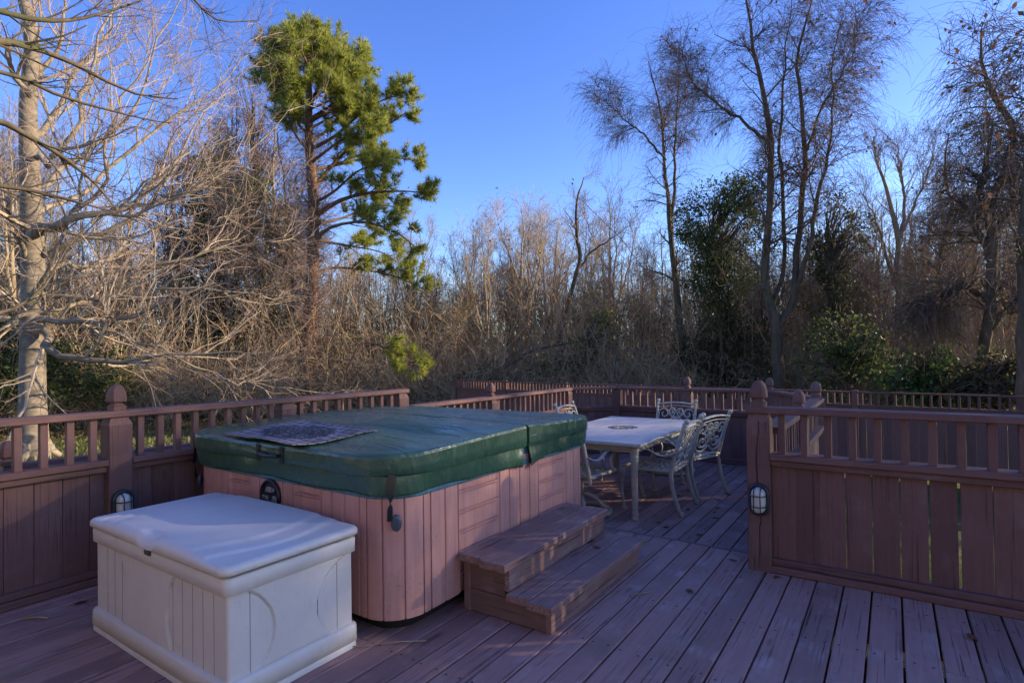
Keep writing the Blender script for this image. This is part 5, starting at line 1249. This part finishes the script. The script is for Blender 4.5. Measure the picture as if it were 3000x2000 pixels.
far_wood()
def thicket_leaves():
    rng = np.random.default_rng(31); n = 62000; px = rng.uniform(-300, 3250, n); d = rng.uniform(25.5, 40, n); h = np.abs(rng.normal(size=n))*3.3
    a = np.array([at(x, 1100, 1.) for x in px])[:, :2]*d[:, None]; c = np.column_stack([a, GZ+h])
    f = np.sin(c[:, 0]*.9+c[:, 2]*1.3)+np.sin(c[:, 1]*1.1-c[:, 2]*.9+1)+np.sin(c[:, 0]*2.3-c[:, 1]*1.7)*.7; ok = f > .16*h+.1; c = c[ok]
    V, F, m_ = leaf_cloud(c, .075, 2, .25, rng); k = m_//2
    for nm, mt, s in (('thicket_leaves', leafm('olive_thicket_leaf', (.06, .065, .022), (.17, .165, .055), .6, .5), slice(0, k)), ('dry_thicket_leaves', DRY, slice(k, None))):
        Q = V.reshape(-1, 4, 3)[s].reshape(-1, 3); q = len(Q)//4; tag(link(nm, fast_mesh(nm, Q, np.arange(q*4).reshape(-1, 4), mt, False, rng.random(q))), kind='stuff')
thicket_leaves()
# ---- evergreen masses
def evergreen(label, blobs, mat, size=.075, per=14, dens=60, name='holly_tree', stem=None, cat='evergreen tree', group=None, world=False):
    """blobs: (px, py, dist, rx, rz) ellipsoids of leaf clusters, uneven and open"""
    rng = RNG; cs = []
    for px, py, d_, rx, rz in blobs:
        c = at(px, py, d_) if not world else np.array([px, py, d_]); n = int(dens*rx*rz*1.2)+8; u = rng.normal(size=(n, 3)); u /= np.linalg.norm(u, axis=1, keepdims=True); u *= rng.uniform(.3, 1.25, (n, 1))**.8
        q = c+u*np.array([rx, rx, rz]); f = np.sin(q[:, 0]*1.9+q[:, 2]*2.3)+np.sin(q[:, 1]*2.1-q[:, 2]*1.7+2)+rng.normal(size=n)*.5
        cs.append(q[f > -.55])
    C_ = np.concatenate(cs); ctr = (np.array(blobs[-1][:3]) if world else at(*blobs[-1][:3])) if stem is None else at(*stem); base = np.array([ctr[0], ctr[1], GZ])
    root = empty(name, tuple(base), 0, label, cat, group)
    hmax = C_[:, 2].max()-GZ; T = base+np.array([[.12*math.sin(t*5), .1*math.cos(t*4)-.1, hmax*.9*t] for t in np.linspace(0, 1, 12)]); R0 = np.linspace(.10, .02, 12)
    # boughs that carry the leaf clusters
    m_ = min(len(C_), 130); sel = C_[rng.choice(len(C_), m_, False)]; ti = np.clip(((sel[:, 2]-GZ)/hmax*.93*11), 0, 11).astype(int); S = T[ti]; t = np.linspace(0, 1, 6)[None, :, None]
    B_ = S[:, None]*(1-t)+sel[:, None]*t; B_[:, 1:-1] += rng.normal(size=(m_, 4, 3))*.08; B_[..., 2] += .25*np.sin(t[..., 0]*math.pi)
    link('trunk', tube_mesh('trunk', [(T[None]-base, R0[None], 8), (B_-base, np.repeat(np.linspace(.035, .008, 6)[None], m_, 0), 4)], DKBARK), root)
    leaves_object('crown', root, base, C_, size, per, .22, mat)
    return root
evergreen('rounded evergreen with glossy green leaves just left of the tallest tree trunk', [(2130, 590, 25.5, 1.5, .9), (2050, 640, 25.5, 1.2, .9), (2060, 800, 25.5, .9, 1.0), (2140, 850, 25.5, 1.2, 1.0), (2180, 660, 25.5, 1.1, 1.3), (2100, 720, 25.5, 1.5, 1.2), (2020, 690, 25.5, .7, .6), (2180, 560, 25.5, .8, .7)], LEAF, stem=(2110, 1190, 25.5), dens=110, size=.058, per=18)
evergreen('dim evergreen thicket below the rounded evergreen left of the tallest tree', [(2120, 900, 26, 1.5, 1.8), (2190, 1020, 26, 1.3, 1.4), (2060, 1050, 26, 1.2, 1.2), (2150, 1120, 25, 2.0, .8)], DKLEAF, stem=(2150, 1190, 26), dens=70, name='holly_shrub', cat='shrub')
evergreen('ivy-covered tree column with some reddish leaves right of the tallest tree', [(2450, 620, 25, .8, .9), (2440, 740, 25, .9, 1.2), (2430, 860, 25, .9, 1.3), (2470, 900, 25, .9, 1.0), (2500, 680, 25, .7, .8), (2390, 700, 25, .5, .9)], DKLEAF, stem=(2445, 1190, 25), dens=60, size=.058, per=18, name='ivy_tree')
evergreen('glossy shrub with small bright leaves below the ivy-covered tree', [(2470, 1010, 23, 1.3, 1.0), (2540, 1060, 22, 1.0, .8), (2430, 1090, 23, 1.1, .9), (2620, 990, 24, 1.1, .6)], LEAF, stem=(2480, 1190, 23), dens=75, name='holly_shrub', cat='shrub')
evergreen('vivid green bush above the yard fence towards the right', [(2720, 1100, 19, .8, .55), (2690, 1140, 18.5, .9, .4), (2760, 1150, 18.5, .8, .4), (2745, 1060, 19.5, .5, .4)], leafm('bright_shrub_leaf', (.03, .07, .015), (.08, .15, .03), .65, .3), stem=(2720, 1190, 19), dens=180, name='green_bush', cat='bush')
evergreen('dull green bush at the right edge above the yard fence', [(2900, 1130, 18, 1.1, .5), (2980, 1110, 18, 1.0, .6), (2840, 1150, 18, .7, .35)], DKLEAF, stem=(2920, 1190, 18), dens=150, name='green_bush', cat='bush')
evergreen('low green shrub at the foot of the woods in the middle', [(1770, 960, 29, .8, 1.2), (1720, 1020, 29, .9, .9), (1560, 1085, 27, .9, .4), (1660, 1060, 28, .9, .5)], LEAF, stem=(1740, 1190, 28.5), dens=70, name='holly_shrub', cat='shrub')
evergreen('dark evergreen standing behind the bare beech branches left of the pine', [(620, 560, 34, 1.5, 1.6), (680, 650, 34, 2.0, 1.8), (590, 700, 34, 1.6, 1.5), (720, 560, 34, 1.4, 1.4), (640, 460, 34, 1.0, 1.2), (780, 640, 34, 1.3, 1.3)], LEAF, stem=(665, 1190, 34), size=.09, dens=85, name='cedar_tree')
evergreen('brown-green evergreen thicket low behind the beech branches', [(660, 860, 32, 2.2, 1.8), (760, 930, 32, 2.0, 1.4), (560, 950, 31, 1.6, 1.1)], DKLEAF, stem=(660, 1190, 32), dens=45, name='cedar_tree')
evergreen('dark laurel thicket at the foot of the woods on the far left', [(30, 1020, 26, 1.2, 1.2), (60, 1100, 26, 1.5, .8), (200, 1090, 26, 1.7, 1.0), (290, 1120, 26, 1.5, .7), (-60, 1080, 25, 1.6, 1.2), (150, 1150, 25, 1.8, .6)], LEAF, stem=(120, 1200, 26), dens=110, name='laurel_thicket', cat='shrub')
evergreen('leafy shrub behind the fence left of centre', [(1430, 1090, 27, .9, .5), (1480, 1130, 26, .8, .4), (1350, 1120, 27, .9, .4), (1560, 1110, 27, 1.1, .4)], leafm('yellow_shrub_leaf', (.05, .06, .02), (.14, .12, .035), .5, .3), stem=(1450, 1190, 27), dens=60, name='leafy_shrub', cat='shrub')
evergreen('evergreen tree standing in the yard beyond the right edge of the frame', [(9.0, 10, 5.0, .7, 2.4), (9.0, 10, 3.4, .7, 1.6), (9.0, 10, 6.6, .6, 1.4)], LEAF, dens=150, size=.09, per=16, world=True)  # added out of view to keep sun off the box and near deck
# rusty dry-leaved oak behind the left branches
evergreen('tree holding rusty dry leaves beside the pine on its left', [(760, 330, 36, 1.2, 1.8), (730, 480, 36, 1.5, 1.6), (800, 450, 36, 1.3, 1.6), (720, 250, 36, .8, 1.2)], DRY, stem=(760, 1190, 36), size=.06, per=7, dens=50, name='oak_tree', cat='tree')
# leaf litter heaps at the woodland edge
def litter():
    rng = RNG; n = 9000; px = rng.uniform(-400, 1300, n); d = rng.uniform(22, 33, n); a = np.array([at(x, 1200, 1.) for x in px])[:, :2]*d[:, None]
    c = np.column_stack([a, GZ+rng.uniform(.01, .09, n)]); V, F, m_ = leaf_cloud(c, .06, 1, .02); tag(link('leaf_litter', fast_mesh('leaf_litter', V, F, DRY, False, rng.random(m_))), kind='stuff')
litter()
# ---- a bird far off in the sky
def bird():
    p = at(1456, 552, 70); mb = MB(); mb.tube([(-.22, 0, 0), (-.1, 0, .02), (.08, 0, .02), (.2, 0, .01)], [.01, .05, .05, .02], 8)
    for s in (-1, 1): mb.tube([(0, 0, .03), (-.03, s*.22, .10), (-.1, s*.45, .05)], [.05, .045, .01], 6, flat=(1, .25))
    b = mb.build('bird', [BLACK], None, tuple(p), (0, 0, 1.0)); tag(b, 'tiny dark bird flying in the clear sky above the central woods', 'bird')
bird()
